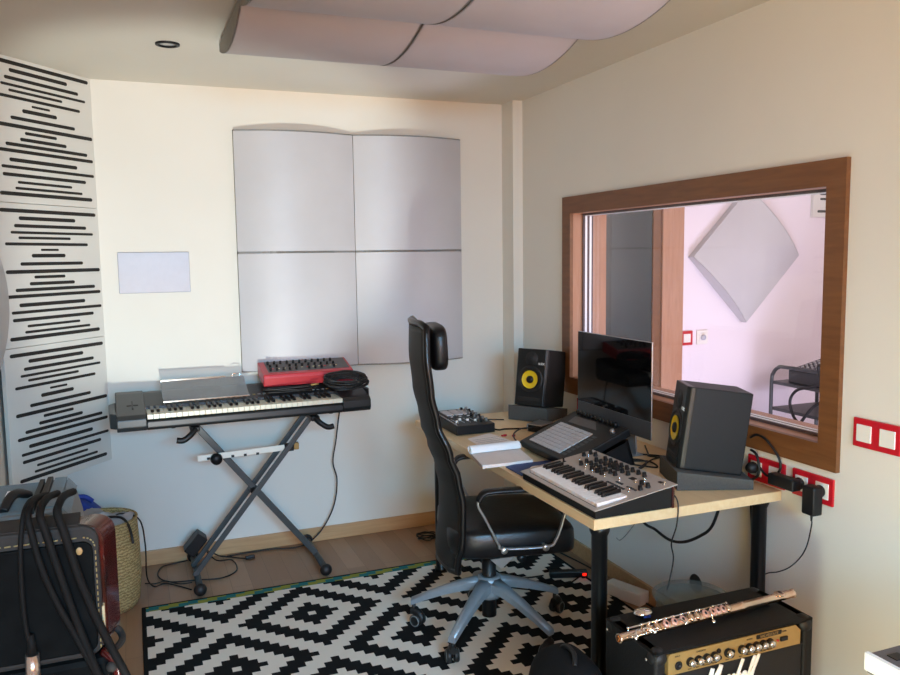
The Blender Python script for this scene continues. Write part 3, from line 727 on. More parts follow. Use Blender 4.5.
cable('hanging_cable', 'thin black cord from the silver synthesizer down past the desk end', [(1.65, 2.17, .775), (1.656, 2.145, .765), (1.655, 2.13, .735), (1.645, 2.125, .673), (1.626, 2.125, .618), (1.635, 2.125, .565), (1.62, 2.12, .506), (1.60, 2.11, .468)], .0025)
cable('hanging_cable', 'pale translucent cord slanting down under the desk', [(1.95, 2.62, .69), (1.93, 2.68, .55), (1.90, 2.76, .42), (1.92, 2.86, .34), (1.98, 2.98, .30)], .0022, 'acrylic')

# ================================================================ OFFICE CHAIR (faces local +x)
ch = thing('office_chair', 'black high-backed swivel chair with headrest and grey star base at the desk', 'chair', (1.33, 2.945, .009), math.radians(-12))
def xb(z):      # backrest line
    pts = [(.26, -.150), (.36, -.168), (.50, -.150), (.62, -.148), (.72, -.165), (.81, -.195), (.93, -.238), (1.05, -.262), (1.19, -.275), (1.34, -.272)]
    if z <= pts[0][0]: return pts[0][1]
    for (a, x), (c, y) in zip(pts, pts[1:]):
        if z <= c:
            t = (z-a)/(c-a); t = t*t*(3-2*t); return x+(y-x)*t
    return pts[-1][1]
def hw(z):      # half width of the back
    if z > .9: return .205-.03*max(0, (z-1.15)/.2)
    return .225 if z > .4 else .205
z0, z1 = .345, 1.30
def backpt(u, v, off=0.):
    z = z0+(z1-z0)*v; s = 2*u-1
    return (xb(z) - .045*(1-s*s)*(1 if z < .9 else .75) + off, s*(hw(z)-.008), z)
k = MB()
A = k.grid(lambda u, v: backpt(u, v, -.008), 12, 36); B = k.grid(lambda u, v: backpt(u, v, .008), 12, 36)
for i in range(12): k.bm.faces.new((A[i][0], A[i+1][0], B[i+1][0], B[i][0])); k.bm.faces.new((A[i][36], A[i+1][36], B[i+1][36], B[i][36]))
for j in range(36): k.bm.faces.new((A[0][j], A[0][j+1], B[0][j+1], B[0][j])); k.bm.faces.new((A[12][j], A[12][j+1], B[12][j+1], B[12][j]))
k.build('backrest_mesh', 'mesh', ch)
# frame tube round the back
pts = []
for j in range(0, 37): pts.append(Vector((backpt(0, j/36)[0], -hw(z0+(z1-z0)*j/36), z0+(z1-z0)*j/36)))
top = [Vector(backpt(u, 1)) + Vector((0, 0, .012)) for u in (.12, .3, .5, .7, .88)]
oth = []
for j in range(36, -1, -1): oth.append(Vector((backpt(1, j/36)[0], hw(z0+(z1-z0)*j/36), z0+(z1-z0)*j/36)))
bot = [Vector(backpt(u, 0)) + Vector((0, 0, -.01)) for u in (.88, .5, .12)]
k = MB(); k.tube(pts+top+oth+bot, .0135, 10, closed=True); k.build('back_frame', 'softblack', ch)
# padded lower back
k = MB()
def lum(u, v, off):
    z = .40+.34*v; s = 2*u-1; e = math.sin(PI*u)**.35*math.sin(PI*min(max(v, .0), 1))**.35
    p = backpt(u, (z-z0)/(z1-z0)); return (p[0]+.008+off*e, p[1]*.95, z)
k.grid(lambda u, v: lum(u, v, .035), 12, 12); k.build('lumbar_pad', 'leather', ch)
k = MB()
def rbox(k, c, d, e=.5, rot=None, n=10, m=0, top=None):
    """soft cushion: superellipsoid centred c, half sizes d"""
    c = Vector(c)
    def sg(x, p): return math.copysign(abs(x)**p, x)
    nu, nv = 28, 14
    V = []
    def f(u, v):
        a = 2*PI*u; bta = -PI/2+PI*v
        p = Vector((d[0]*sg(math.cos(bta), e)*sg(math.cos(a), e), d[1]*sg(math.cos(bta), e)*sg(math.sin(a), e), d[2]*sg(math.sin(bta), e)))
        if top: p = top(p)
        if rot is not None: p = rot @ p
        return c+p
    k.grid(f, nu, nv, m=m); bmesh.ops.remove_doubles(k.bm, verts=k.bm.verts[:], dist=1e-5)
rbox(k, (-.212, 0, 1.212), (.034, .155, .090), .45, Matrix.Rotation(-.04, 3, 'Y')); k.build('headrest', 'leather', ch)
# seat
k = MB()
def seat(p):
    x, y = p.x/.26, p.y/.25
    if p.z > 0: p.z += .012*math.sin(p.x*38+.5*math.sin(p.y*9))*(1-min(1, abs(y)))*.5 + .008*abs(y)
    if x > .3: p.z -= .05*(x-.3)**2
    p.y *= 1-.10*max(0, x)**2
    return p
rbox(k, (.065, 0, .452), (.262, .248, .064), .38, top=seat); k.build('seat', 'leather', ch)
k = MB(); k.box((-.12, -.09, .345), (.13, .09, .395), bev=.012); k.box((-.20, -.03, .345), (-.1, .03, .375), bev=.008)
k.tube(crom([(-.1, 0, .36), (-.17, 0, .345), (-.185, 0, .38)], 5), .022, 8); k.build('tilt_mechanism', 'black', ch)
k = MB(); k.cyl((.0, -.08, .36), (.02, -.20, .355), .007, seg=8); k.lathe([(0, 0), (.018, 0), (.020, .01), (.018, .03), (0, .032)], (.11, -.10, .35), (0, -1, 0), seg=14); k.build('adjustment_lever', 'black', ch)
k = MB(); k.prism([(-.050, .408), (.045, .413), (-.008, .368)], -.262, -.256, plane='XZ'); k.build('metal_bracket', 'steel', ch)
# armrests
for s in (-1, 1):
    y = s*.272
    loop = crom([(0, y, .452), (.17, y, .449), (.205, y, .47), (.232, y, .54), (.250, y, .61), (.250, y, .648), (.225, y, .665), (.10, y, .670), (-.045, y, .670), (-.085, y, .66), (-.100, y, .63), (-.075, y, .58), (-.045, y, .52), (-.02, y, .47)], 5, closed=True)
    k = MB(); k.tube(loop, .0075, 8, closed=True, flat=(.7, 1.3)); arm = k.build('armrest', 'steel', ch)
    k = MB(); path = crom([(-.098, y, .645), (-.080, y, .672), (-.04, y, .680), (.10, y, .680), (.225, y, .676), (.258, y, .660)], 5); k.tube(path, .016, 10, flat=(.7, 1.5)); k.build('arm_pad', 'leather', arm)
    k = MB()
    for x in (.0, .165): k.lathe([(0, 0), (.013, 0), (.014, .006), (.009, .010), (0, .010)], (x, y+s*.003, .447), (0, s, 0), seg=16); k.cyl((x, y, .447), (x, s*.2, .447), .006, seg=8)
    k.build('mounting_bolt', 'steel', arm)
# column and star base
k = MB(); k.lathe([(0, .065), (.030, .066), (.030, .345), (.0, .345)], seg=22); k.build('gas_column', 'black', ch)
k = MB(); k.lathe([(0, .150), (.050, .150), (.054, .17), (.052, .225), (.044, .240), (.031, .243), (.031, .150)], seg=28); k.build('base_hub', 'alu', ch)
for q in range(5):
    ang = math.radians(4+72*q+12)
    k = MB(); k.M = Matrix.Rotation(ang, 4, 'Z')
    st = [(.03, .212, .066, .050), (.10, .196, .052, .042), (.18, .170, .044, .036), (.26, .138, .038, .030), (.335, .105, .030, .028)]
    rows = []
    for x, z, w, h in st:
        rows.append([(x, -w*.5, z-h*.5), (x, -w*.5, z+h*.2), (x, -w*.25, z+h*.5), (x, w*.25, z+h*.5), (x, w*.5, z+h*.2), (x, w*.5, z-h*.5)])
    V = [[k._v(p) for p in r] for r in rows]
    for a, c in zip(V, V[1:]):
        for i in range(6): f = k.bm.faces.new((a[i], a[(i+1) % 6], c[(i+1) % 6], c[i])); f.smooth = i in (1, 2, 3)
    k.bm.faces.new(V[0]); k.bm.faces.new(list(reversed(V[-1])))
    k.build('base_arm', 'alu', ch)
    cst = MB(); cst.M = Matrix.Rotation(ang, 4, 'Z') @ Matrix.Translation((.325, 0, 0)) @ Matrix.Rotation(.5+q*1.1, 4, 'Z')
    cst.cyl((0, 0, .055), (0, 0, .10), .008, seg=10); cst.tube(crom([(-.01, 0, .058), (.02, 0, .060), (.038, 0, .045), (.040, 0, .03)], 4), .016, 8); o = cst.build('caster', 'rubber', ch)
    for s in (-1, 1):
        w = MB(); w.M = Matrix.Rotation(ang, 4, 'Z') @ Matrix.Translation((.325, 0, 0)) @ Matrix.Rotation(.5+q*1.1, 4, 'Z')
        w.lathe([(0, .002), (.026, .002), (.0275, .006), (.0275, .018), (.022, .022), (.021, .0205), (0, .021)], (.02, s*.004, .0278), (0, s, 0), seg=22, m=0)
        w.lathe([(.0195, .0215), (.0235, .0225), (.0245, .020)], (.02, s*.004, .0278), (0, s, 0), seg=22, m=1)
        w.build('wheel', ['rubber', 'greydev'], o)

# ================================================================ KEYBOARD ON ITS STAND
kb = thing('electric_keyboard', 'long black sixty-one key keyboard on the X-shaped stand', 'keyboard', (.50, 3.86, .805), math.radians(1.5))
def sec(k, x0, x1, poly, m=0, bev=.004): k.prism(poly, x0, x1, plane='YZ', m=m, bev=bev)
endp = [(0, .0), (-.012, .02), (-.010, .055), (.012, .072), (.30, .128), (.345, .132), (.36, .12), (.36, .02), (.34, 0)]
k = MB(); sec(k, -.465, .455, [(0, 0), (-.008, .012), (-.006, .040), (.010, .046), (.165, .050), (.165, .066), (.30, .110), (.345, .115), (.355, .10), (.355, .02), (.34, 0)])
k.build('lower_case', 'kbody', kb)
k = MB(); sec(k, -.592, -.465, endp)
for i in range(1): k.prism([(-.590, .004), (-.620, .035), (-.624, .30), (-.590, .352)], .012, .082, plane='XY', bev=.006)
k.build('end_block', 'kface', kb)
k = MB(); sec(k, .455, .60, endp)
k.prism([(.60, .03), (.622, .09), (.622, .30), (.60, .34)], .03, .10, plane='XY', bev=.008); k.build('end_block', 'kbody', kb)
n = 36; x0 = -.462; kw = .917/n
for i in range(n):
    k = MB(); x = x0+kw*(i+.5); k.box((x-kw*.475, -.002, .050), (x+kw*.475, .150, .071), bev=.0012); k.build('white_key', 'ivory', kb)
for i in range(n-1):
    if i % 7 in (2, 6): continue
    k = MB(); x = x0+kw*(i+1); k.prism([(.052, .068), (.060, .083), (.152, .085), (.152, .068)], x-kw*.27, x+kw*.27, plane='YZ', bev=.001); k.build('black_key', 'blackkey', kb)
k = MB(); sec(k, -.465, .455, [(.153, .062), (.153, .084), (.30, .125), (.335, .128), (.335, .10), (.165, .062)], bev=.002); k.build('control_panel', 'kface', kb)
def sz(y): return .084+.041*(y-.153)/.147
for i in range(26):
    x = -.20+i*.025
    k = MB(); k.box((x-.007, .185, sz(.19)-.002), (x+.007, .197, sz(.19)+.003)); k.build('panel_button', 'greydev' if i % 5 else 'stitch', kb)
k = MB()    # embossed cross on the left end block
k.box((-.545, .13, .0935), (-.495, .138, .0985), rot=Matrix.Rotation(.19, 4, 'X')); k.box((-.524, .085, .0925), (-.517, .185, .100), rot=Matrix.Rotation(.19, 4, 'X')); k.build('direction_pad', 'black', kb)
k = MB()
for x in (-.35, .40): k.lathe([(0, -.006), (.010, -.006), (.012, .001), (0, .001)], (x, .03, 0), seg=14)
k.build('rubber_foot', 'rubber', kb)

mr = thing('music_rest', 'smoky transparent music rest lying on the left part of the keyboard', 'music rest', (.325, 3.985, .905), math.radians(1.5))
k = MB(); k.prism([(0, .0), (.17, .075), (.172, .078), (0, .004)], -.212, .19, plane='YZ', bev=.0008); k.build('sheet', 'acrylic', mr)
k = MB(); k.box((-.212, -.008, -.001), (.19, .004, .006), bev=.002); k.box((-.212, .168, .073), (.10, .174, .084), bev=.002); k.tube(crom([(.135, .17, .074), (.135, .172, .088), (.150, .172, .092), (.172, .172, .088), (.172, .17, .074)], 4), .003, 6); k.build('bright_edge', 'chrome', mr)

rs = thing('red_synthesizer', 'red tabletop synthesizer module tilted on the right rear of the keyboard', 'synthesizer', (.825, 4.035, .935), math.radians(1.0), rot=None)
RW = .232
k = MB(); prof = [(0, .0), (-.004, .045), (.0, .060), (.175, .105), (.18, .10), (.18, .04)]
k.prism(prof, -RW, RW, plane='YZ', bev=.004); k.build('case', 'redmetal', rs)
def rz_(y): return .060+.045*y/.175
k = MB(); k.prism([(.030, rz_(.030)-.002), (.168, rz_(.168)-.002), (.168, rz_(.168)+.0015), (.030, rz_(.030)+.0015)], -RW+.03, RW-.012, plane='YZ'); k.build('control_panel', 'greypanel', rs)
for i in range(11):
    for j in range(3):
        if (i, j) in ((2, 1), (5, 0), (9, 0)): continue
        x = -RW+.045+i*.033+(.006 if j == 1 else 0); y = .052+j*.042
        k = MB(); k.cyl((x, y, rz_(y)), (x, y-.002, rz_(y)+.016), .0068, .0055, seg=12); k.build('knob', 'black', rs)
for i in range(12):
    x = -RW+.06+i*.03; k = MB(); k.box((x-.005, .068, rz_(.07)+.0015), (x+.005, .075, rz_(.07)+.004)); k.build('panel_button', 'cream' if i % 3 else 'red', rs)

def coil(c, R, n, r, sq=.55, lean=0., seed=1):
    rnd = random.Random(seed); P = []
    for i in range(n*12):
        a = 2*PI*i/12; t = i/(n*12)
        rr = R*(1+.16*math.sin(2.3*a+t*9)+rnd.uniform(-.03, .03))
        P.append((c[0]+rr*math.cos(a)*1.0, c[1]+rr*sq*math.sin(a), c[2]+lean*math.sin(a)+.012*math.sin(a*.5+3*t)+.003*n*t+rnd.uniform(-.002, .002)))
    return P
cable('coiled_cable', 'black cable coiled on the right end of the keyboard before the red synthesizer', coil((1.0, 3.965, .935), .10, 10, .004, sq=.42, lean=.026, seed=3), .005, n=4)
cable('coiled_cable', 'flatter black cable loops lying behind the middle keys, under the red synthesizer', [(.86, 4.0, .925)]+coil((.72, 3.995, .918), .12, 3, .004, sq=.22, seed=5), .004, n=4)
for x, l in ((.815, 'left'), (.93, 'right')):
    k = MB(); k.cyl((x, 3.955, .942), (x+.04, 3.962, .944), .0045, seg=10); tag(k.build('jack_plug', 'gold'), 'small gold jack plug among the cables on the keyboard, %s one' % l, 'plug')

# stand
ks = thing('keyboard_stand', 'dark grey double-X stand under the long keyboard', 'keyboard stand', (.53, 4.04, 0))
def bar_(k, p0, p1, w=.034, h=.022):
    k.tube([p0, p1], 1, 4, flat=(w*.5, h*.5), smooth=False)
def rod(name, a, c, ys, m='standgrey', t=.016):
    for y in ys:
        k = MB(); d = Vector((c[0]-a[0], 0, c[1]-a[1])); L = d.length; ang = math.atan2(d.z, d.x)
        k.M = Matrix.Translation((a[0], y, a[1])) @ Matrix.Rotation(-ang, 4, 'Y'); k.box((0, -t*.6, -t), (L, t*.6, t), bev=.003); k.build(name, m, ks)
rod('cross_bar', (-.315, .045), (.275, .775), (-.085, .045), t=.0125)       # rising to the right, doubled
rod('cross_bar', (.295, .045), (-.275, .775), (-.020,), t=.0155)
for x in (-.30, .30):
    k = MB(); k.tube([(x, -.225, .032), (x, .215, .032)], .016, 12); ft = k.build('foot_bar', 'standgrey', ks)
    for y in (-.235, .225):
        k = MB(); k.ball((x, y, .032), .030, (1, .9, 1)); k.build('rubber_foot', 'rubber', ft)
k = MB(); k.lathe([(0, -.075), (.016, -.075), (.017, .035), (0, .035)], (-.012, 0, .42), (0, 1, 0), seg=16); k.build('pivot_bolt', 'black', ks)
for x, s in ((-.285, -1), (.285, 1)):
    k = MB(); k.box((x-.022, -.17, .772), (x+.022, .20, .797), bev=.006); arm = k.build('support_arm', 'black', ks)
    k = MB(); k.tube(crom([(x, -.165, .785), (x+s*.02, -.185, .765), (x+s*.055, -.190, .742), (x+s*.085, -.19, .745)], 5), .014, 10); k.build('end_clamp', 'black', arm)
k = MB(); k.box((-.275, -.070, .610), (.145, -.062, .640), bev=.003, rot=Matrix.Rotation(-.03, 4, 'Y')); bb = k.build('locking_brace', 'whitemetal', ks)
for x in (-.22, -.105, -.045, .015):
    k = MB(); k.box((x-.011, -.0705, .609), (x+.003, -.0615, .621)); k.build('brace_notch', 'slot', bb)
k = MB(); k.box((.145, -.078, .612), (.19, -.050, .650), bev=.003); k.build('brace_clamp', 'black', bb)
k = MB(); k.box((.190, -.082, .618), (.215, -.050, .652), bev=.003); k.build('brass_end', 'gold', bb)
k = MB(); k.lathe([(0, 0), (.026, 0), (.029, .008), (.026, .030), (0, .033)], (-.188, -.07, .612), (0, -1, 0), seg=20); k.build('locking_knob', 'black', ks)

# power supply resting on the lower left leg, floor cables
pb = thing('power_supply', 'black box-shaped power supply leaning on the lower left leg of the stand', 'power supply', (.235, 4.10, .155), rot=(0, -.85, 0))
k = MB(); k.box((-.055, -.035, -.03), (.055, .055, .03), bev=.006); k.build('case', 'black', pb)
cable('keyboard_cable', 'black cable hanging from the right end of the keyboard to the floor', [(1.03, 4.15, .83), (1.024, 4.22, .76), (1.009, 4.27, .574), (.988, 4.27, .452), (1.008, 4.27, .347), (.987, 4.27, .207), (.921, 4.27, .085), (.841, 4.26, .02), (.761, 4.245, .006), (.639, 4.275, .005), (.502, 4.275, .005), (.40, 4.265, .005)], .004)
cable('floor_cable', 'short black cord ending in a plug on the floor between the stand feet', [(.27, 4.11, .12), (.33, 4.18, .06), (.37, 4.26, .012), (.416, 4.25, .005), (.45, 4.22, .005), (.49, 4.19, .006)], .0035)
k = MB(); k.box((.485, 4.178, .001), (.535, 4.2, .02), bev=.005); tag(k.build('plug', 'black'), 'black mains plug lying on the floor between the stand feet', 'plug')
cable('floor_cable', 'black cord in a wide loop on the floor through the left foot of the stand', [(.28, 4.08, .12), (.34, 4.16, .03), (.42, 4.20, .005), (.425, 4.05, .005), (.345, 3.978, .005), (.23, 4.0, .005), (.104, 4.031, .005), (.052, 4.13, .005), (.075, 4.25, .005), (.15, 4.275, .005), (.20, 4.25, .02)], .0035)
cable('floor_cable', 'black cord running from the basket rim down to the stand foot', [(-.16, 3.84, .40), (-.10, 3.87, .425), (-.02, 3.89, .38), (.0, 3.90, .25), (.0, 3.95, .08), (.03, 4.0, .006), (.08, 4.02, .005), (.14, 3.96, .005), (.195, 3.89, .005)], .0035)
cable('floor_cable', 'thin black cord on the floor from the basket toward the stand foot', [(-.01, 4.06, .005), (.035, 4.035, .005), (.081, 4.05, .005), (.148, 3.985, .005), (.204, 3.98, .005)], .003)
cable('coiled_cable', 'small coil of black cable on the floor by the far desk leg', coil((1.47, 4.10, .01), .05, 4, .003, sq=.8, seed=9), .0035, n=4)

# ================================================================ LEFT FOREGROUND
tr = thing('trunk', 'black covered trunk in the lower left corner, under the stitched case', 'trunk', (0, 0, 0))
k = MB(); k.prism([(-.5, 1.392), (-.062, 1.397), (-.070, 1.60), (-.13, 1.93), (-.5, 1.93)], .002, .924, plane='XY', bev=.012); k.build('trunk_body', 'leather2', tr)
k = MB(); k.tube(crom([(-.075, 1.41, .927), (-.058, 1.40, .915), (-.052, 1.40, .88), (-.050, 1.40, .78)], 4), .009, 8); k.build('red_edge', 'pearl', tr)
k = MB(); k.ball((-.062, 1.394, .905), .009); k.build('corner_cap', 'binding', tr)

cs_ = thing('stitched_case', 'worn black leather case with cream stitching and dark red sides in the lower left corner', 'case', (0, 0, .925))
def rr(x0, x1, z0_, z1_, r, n=6):
    P = []
    for cx, cz, a0 in ((x1-r, z1_-r, 0), (x0+r, z1_-r, PI/2), (x0+r, z0_+r, PI), (x1-r, z0_+r, 1.5*PI)):
        for i in range(n+1): a = a0+PI/2*i/n; P.append((cx+r*math.cos(a), cz+r*math.sin(a)))
    return P
def shear(o, kx):      # side flares toward the back
    for v in o.data.vertices:
        if v.co.x > -.2: v.co.x += kx*(v.co.y-1.40)
k = MB(); k.prism(rr(-.50, -.070, .001, .222, .030), 1.412, 1.470, plane='XZ', bev=.004); o = k.build('side_shell', 'pearl', cs_); shear(o, .35)
k = MB(); k.prism(rr(-.50, -.071, .001, .226, .028), 1.396, 1.413, plane='XZ', bev=.006); k.build('front_rim', 'binding', cs_)
k = MB(); k.prism(rr(-.50, -.080, .012, .200, .016), 1.391, 1.40, plane='XZ', bev=.003); k.build('leather_front', 'leather2', cs_)
k = MB(); k.prism([(-.50, .2215), (-.100, .2215), (-.100, .2275), (-.50, .2275)], 1.402, 1.472, plane='XZ', bev=.001); o = k.build('top_strip', 'binding', cs_)
path = []
k = MB(); x = -.49
while x < -.10:
    k.tube([(x, 1.3935, .207), (x+.009, 1.3925, .2078)], .0013, 5); x += .0135
for i in range(5):
    a = PI/2-PI/2*(i+.2)/5; b_ = PI/2-PI/2*(i+.8)/5
    k.tube([(-.095+.018*math.cos(a), 1.3935, .189+.018*math.sin(a)), (-.095+.018*math.cos(b_), 1.3935, .189+.018*math.sin(b_))], .0013, 5)
z = .183
while z > .02:
    k.tube([(-.0765, 1.3935, z), (-.0765, 1.3935, z-.006)], .0012, 5); z -= .010
k.build('stitching', 'stitch', cs_)['kind'] = 'stuff'
k = MB(); k.box((-.0725, 1.398, .022), (-.068, 1.416, .085), bev=.002); k.build('cream_trim', 'cream', cs_)
k = MB(); k.tube(crom([(-.066, 1.45, .03), (-.050, 1.46, .012), (-.045, 1.44, .004), (-.055, 1.41, .004), (-.069, 1.405, .006)], 5), .006, 8); k.build('corner_guard', 'binding', cs_)
k = MB(); k.ball((-.100, 1.3905, .186), .005, (1, .3, 1.3)); k.build('worn_patch', 'woodtable', cs_)

def drape(label, pts, r=.0052, cat='cable'):
    front = [(p[0], 1.382-(.004 if i > 1 else 0), p[2]) for i, p in enumerate(pts)]
    head = [(front[0][0]+.015, 1.52, 1.176), (front[0][0]+.006, 1.46, 1.187), (front[0][0]+.002, 1.415, 1.188), (front[0][0], 1.39, 1.178)]
    return cable('draped_cable', label, head+front[1:], r, 'cablegrey', 'cable', 6, 'black cables draped over the case')
drape('leftmost black cable draped over the case, ending in the metal plug', [(-.177, 0, 1.191), (-.181, 0, 1.147), (-.183, 0, 1.115), (-.184, 0, 1.05), (-.182, 0, 1.0), (-.177, 0, .975)], .0038)
drape('second black cable draped over the case, falling to the lower middle', [(-.170, 0, 1.2), (-.167, 0, 1.161), (-.156, 0, 1.103), (-.138, 0, 1.042), (-.117, 0, .988), (-.087, 0, .91), (-.06, 0, .83)])
drape('third black cable draped over the case, with a greyish rubbed bend on top', [(-.153, 0, 1.2), (-.147, 0, 1.158), (-.129, 0, 1.082), (-.110, 0, 1.003), (-.093, 0, .941), (-.080, 0, .895), (-.06, 0, .82)], .0062)
drape('rightmost thick black cable draped over the case toward its corner', [(-.128, 0, 1.188), (-.119, 0, 1.146), (-.103, 0, 1.077), (-.082, 0, 1.006), (-.059, 0, .942), (-.038, 0, .886), (-.02, 0, .82)], .0066)
jp = thing('cable_plug', 'shiny metal cable plug hanging in the lower left corner', 'plug', (-.177, 1.379, .905))
k = MB(); k.cyl((0, 0, 0), (.001, 0, .052), .0115, .0105, seg=20); k.cyl((0, 0, -.03), (0, 0, .001), .0095, seg=20); k.build('metal_sleeve', 'jackmetal', jp)
k = MB(); k.cyl((.001, 0, .052), (.001, 0, .085), .008, .0042, seg=14); k.build('strain_relief', 'cablegrey', jp)

gd = thing('ribbed_grey_device', 'grey ribbed plastic device with a small white sticker behind the stitched case', 'device', (-.29, 1.70, .925))
k = MB(); k.prism([(-.20, .002), (.165, .002), (.172, .13), (.160, .180), (.145, .198), (.118, .200), (.10, .194), (-.20, .194)], -.09, .13, plane='XZ', bev=.006); k.build('housing', 'greydev', gd)
k = MB()
for i in range(26):
    y = -.082+i*.0083
    for a, c, z in ((-.195, .092, .194), (.122, .145, .200)): k.box((a, y, z-.001), (c, y+.0038, z+.003))
    k.prism([(.145, .197), (.160, .179), (.163, .181), (.147, .201)], y, y+.0038, plane='XZ')
k.build('cooling_rib', 'greydev', gd)['kind'] = 'stuff'
k = MB(); k.box((.094, -.088, .190), (.103, .128, .203)); k.box((.108, -.088, .196), (.119, .128, .207), bev=.002); k.build('dark_channel', 'slot', gd)
k = MB(); k.box((.040, .04, .1975), (.066, .075, .1985)); k.build('white_sticker', 'paperwhite', gd)
k = MB(); k.lathe([(0, 0), (.03, 0), (.034, .006), (.028, .014), (0, .016)], (-.03, .0, .196), seg=24); k.tube(crom([(.05, -.07, .197), (.06, -.03, .214), (.07, .0, .212), (.082, .03, .198)], 5), .009, 8); k.build('carry_handle', 'rubber', gd)

bk = thing('straw_basket', 'round woven straw basket with grey-white cloth inside, behind the case', 'basket', (-.195, 3.87, 0))
k = MB(); k.lathe([(0, .004), (.150, .004), (.163, .03), (.174, .15), (.172, .30), (.166, .40), (.170, .412), (.160, .415), (.156, .40), (.160, .30), (.155, .05), (0, .02)], seg=40); k.build('woven_wall', 'straw', bk)
k = MB()
def clothf(u, v):
    a = 2*PI*u; r = .157*v
    return (r*math.cos(a), r*math.sin(a), .398+.02*math.sin(3*a+2)*v+.035*(1-v)+.012*math.sin(7*a+9*v))
k.grid(clothf, 32, 10); k.build('cloth', 'cloth', bk)
cable('basket_cable', 'black tangled cords lying on the cloth at the basket rim', [(-.26, 3.80, .42), (-.20, 3.76, .435), (-.14, 3.78, .43), (-.17, 3.84, .425), (-.10, 3.80, .43), (-.07, 3.76, .41), (-.055, 3.725, .37), (-.05, 3.71, .33)], .006)
bg = thing('blue_bag', 'dark blue folded bag between the grey device and the straw basket', 'bag', (-.335, 4.185, 0))
k = MB(); rbox(k, (0, 0, .222), (.165, .115, .22), .6, top=lambda p: Vector((p.x, p.y, p.z*(1-.12*abs(p.x)/.17)+.01*math.sin(p.x*40)*(p.z > .1)))); k.build('bag_body', 'brightblue', bg)
k = MB(); k.tube(crom([(.0, -.07, .425), (.03, -.08, .455), (.075, -.08, .458), (.11, -.07, .43)], 5), .012, 8); k.build('handle', 'brightblue', bg)

# ================================================================ AMPLIFIER, FLUTE AND THINGS AROUND
AX0, AX1, AY0, AY1, AZ = 1.235, 1.785, 1.675, 1.915, .525
am = thing('guitar_amplifier', 'black guitar amplifier with a gold control strip and white script logo, bottom right', 'amplifier', ((AX0+AX1)/2, (AY0+AY1)/2, .0095))
W, D, Hh = (AX1-AX0)/2, (AY1-AY0)/2, AZ-.0095
k = MB()
def frame_box(lo, hi): k.box(lo, hi, bev=.008, seg=3)
frame_box((-W, -D+.004, 0), (W, D, .03)); frame_box((-W, -D, .0), (-W+.035, D, Hh)); frame_box((W-.035, -D, 0), (W, D, Hh)); frame_box((-W, -D, Hh-.010-.0), (W, D, Hh))
k.box((-W+.01, -D+.02, .02), (W-.01, D-.005, Hh-.004)); frame_box((-W, -D, 0), (W, -D+.03, .04))
k.build('cabinet', 'tolex', am)
k = MB(); k.box((-W+.036, -D+.007, .041), (W-.036, -D+.02, Hh-.072), bev=.002); k.build('speaker_grille', 'grille', am)
k = MB(); k.box((-W+.034, -D+.004, Hh-.076), (W-.034, -D+.014, Hh-.070), bev=.001); k.build('piping', 'black', am)
GX0, GX1 = -W+.042, W-.056
k = MB(); k.prism([(GX0, Hh-.069), (GX1+.006, Hh-.069), (GX1+.006, Hh-.028), (GX1-.012, Hh-.010), (GX0+.006, Hh-.010), (GX0, Hh-.016)], -D-.001, -D+.02, plane='XZ', bev=.001); gp = k.build('control_panel', 'gold', am)
def ax(px):   # fraction along the strip
    return GX0+(GX1-GX0)*px
for i, fx in enumerate((.155, .215, .275, .332, .435, .540, .598, .652, .707, .760)):
    k = MB(); k.lathe([(0, -.002), (.0125, -.002), (.0125, .006), (.0105, .007), (.0105, .009)], (ax(fx), -D-.001, Hh-.042), (0, -1, 0), seg=20, m=0); k.lathe([(.0102, .008), (.0095, .014), (.0085, .018), (0, .019)], (ax(fx), -D-.001, Hh-.042), (0, -1, 0), seg=20, m=1)
    k.build('control_knob', ['black', 'chrome'], am)
k = MB(); k.lathe([(0, 0), (.011, 0), (.012, .003), (.007, .005), (.006, .001), (0, .001)], (ax(.07), -D-.001, Hh-.045), (0, -1, 0), seg=20); k.build('input_jack', 'black', am)
for fx, dz in ((.365, -.030), (.372, -.050), (.472, -.042)):
    k = MB(); k.cyl((ax(fx), -D, Hh+dz), (ax(fx), -D-.006, Hh+dz), .006, seg=12); k.build('push_button', 'black', am)
k = MB(); k.box((ax(.875)-.014, -D-.006, Hh-.046), (ax(.875)+.012, -D, Hh-.034), bev=.001); k.build('power_switch', 'black', am)
k = MB(); k.cyl((ax(.825), -D, Hh-.042), (ax(.825), -D-.004, Hh-.042), .0035, seg=10); k.build('pilot_light', 'redmetal', am)
# panel lettering: model name in a black lozenge, tiny captions
def text(s_, size, x, z, y, m, parent, name, shear_=0., thick=.0004, align='LEFT'):
    cu = bpy.data.curves.new(name, 'FONT'); cu.body = s_; cu.size = size; cu.extrude = thick; cu.shear = shear_; cu.align_x = align
    tmp = bpy.data.objects.new(name, cu); COL.objects.link(tmp)
    bpy.context.view_layer.update()
    me = bpy.data.meshes.new_from_object(tmp.evaluated_get(bpy.context.evaluated_depsgraph_get()))
    bpy.data.objects.remove(tmp); me.materials.clear(); me.materials.append(M[m])
    o = bpy.data.objects.new(name, me); COL.objects.link(o); o.parent = parent; o.location = (x, y, z); o.rotation_euler = (PI/2, 0, 0); return o
k = MB(); k.prism(rr(ax(.655), ax(.855), Hh-.0245, Hh-.0125, .003), -D-.0022, -D, plane='XZ'); k.build('model_plate', 'black', am)
text('VALVESTATE', .0115, ax(.755), Hh-.0225, -D-.0024, 'gold', am, 'model_name', align='CENTER')
for t_, fx in (('INPUT', .045), ('OVERDRIVE', .20), ('REVERB', .58), ('POWER', .85)): text(t_, .006, ax(fx), Hh-.021, -D-.0015, 'black', am, 'panel_caption')
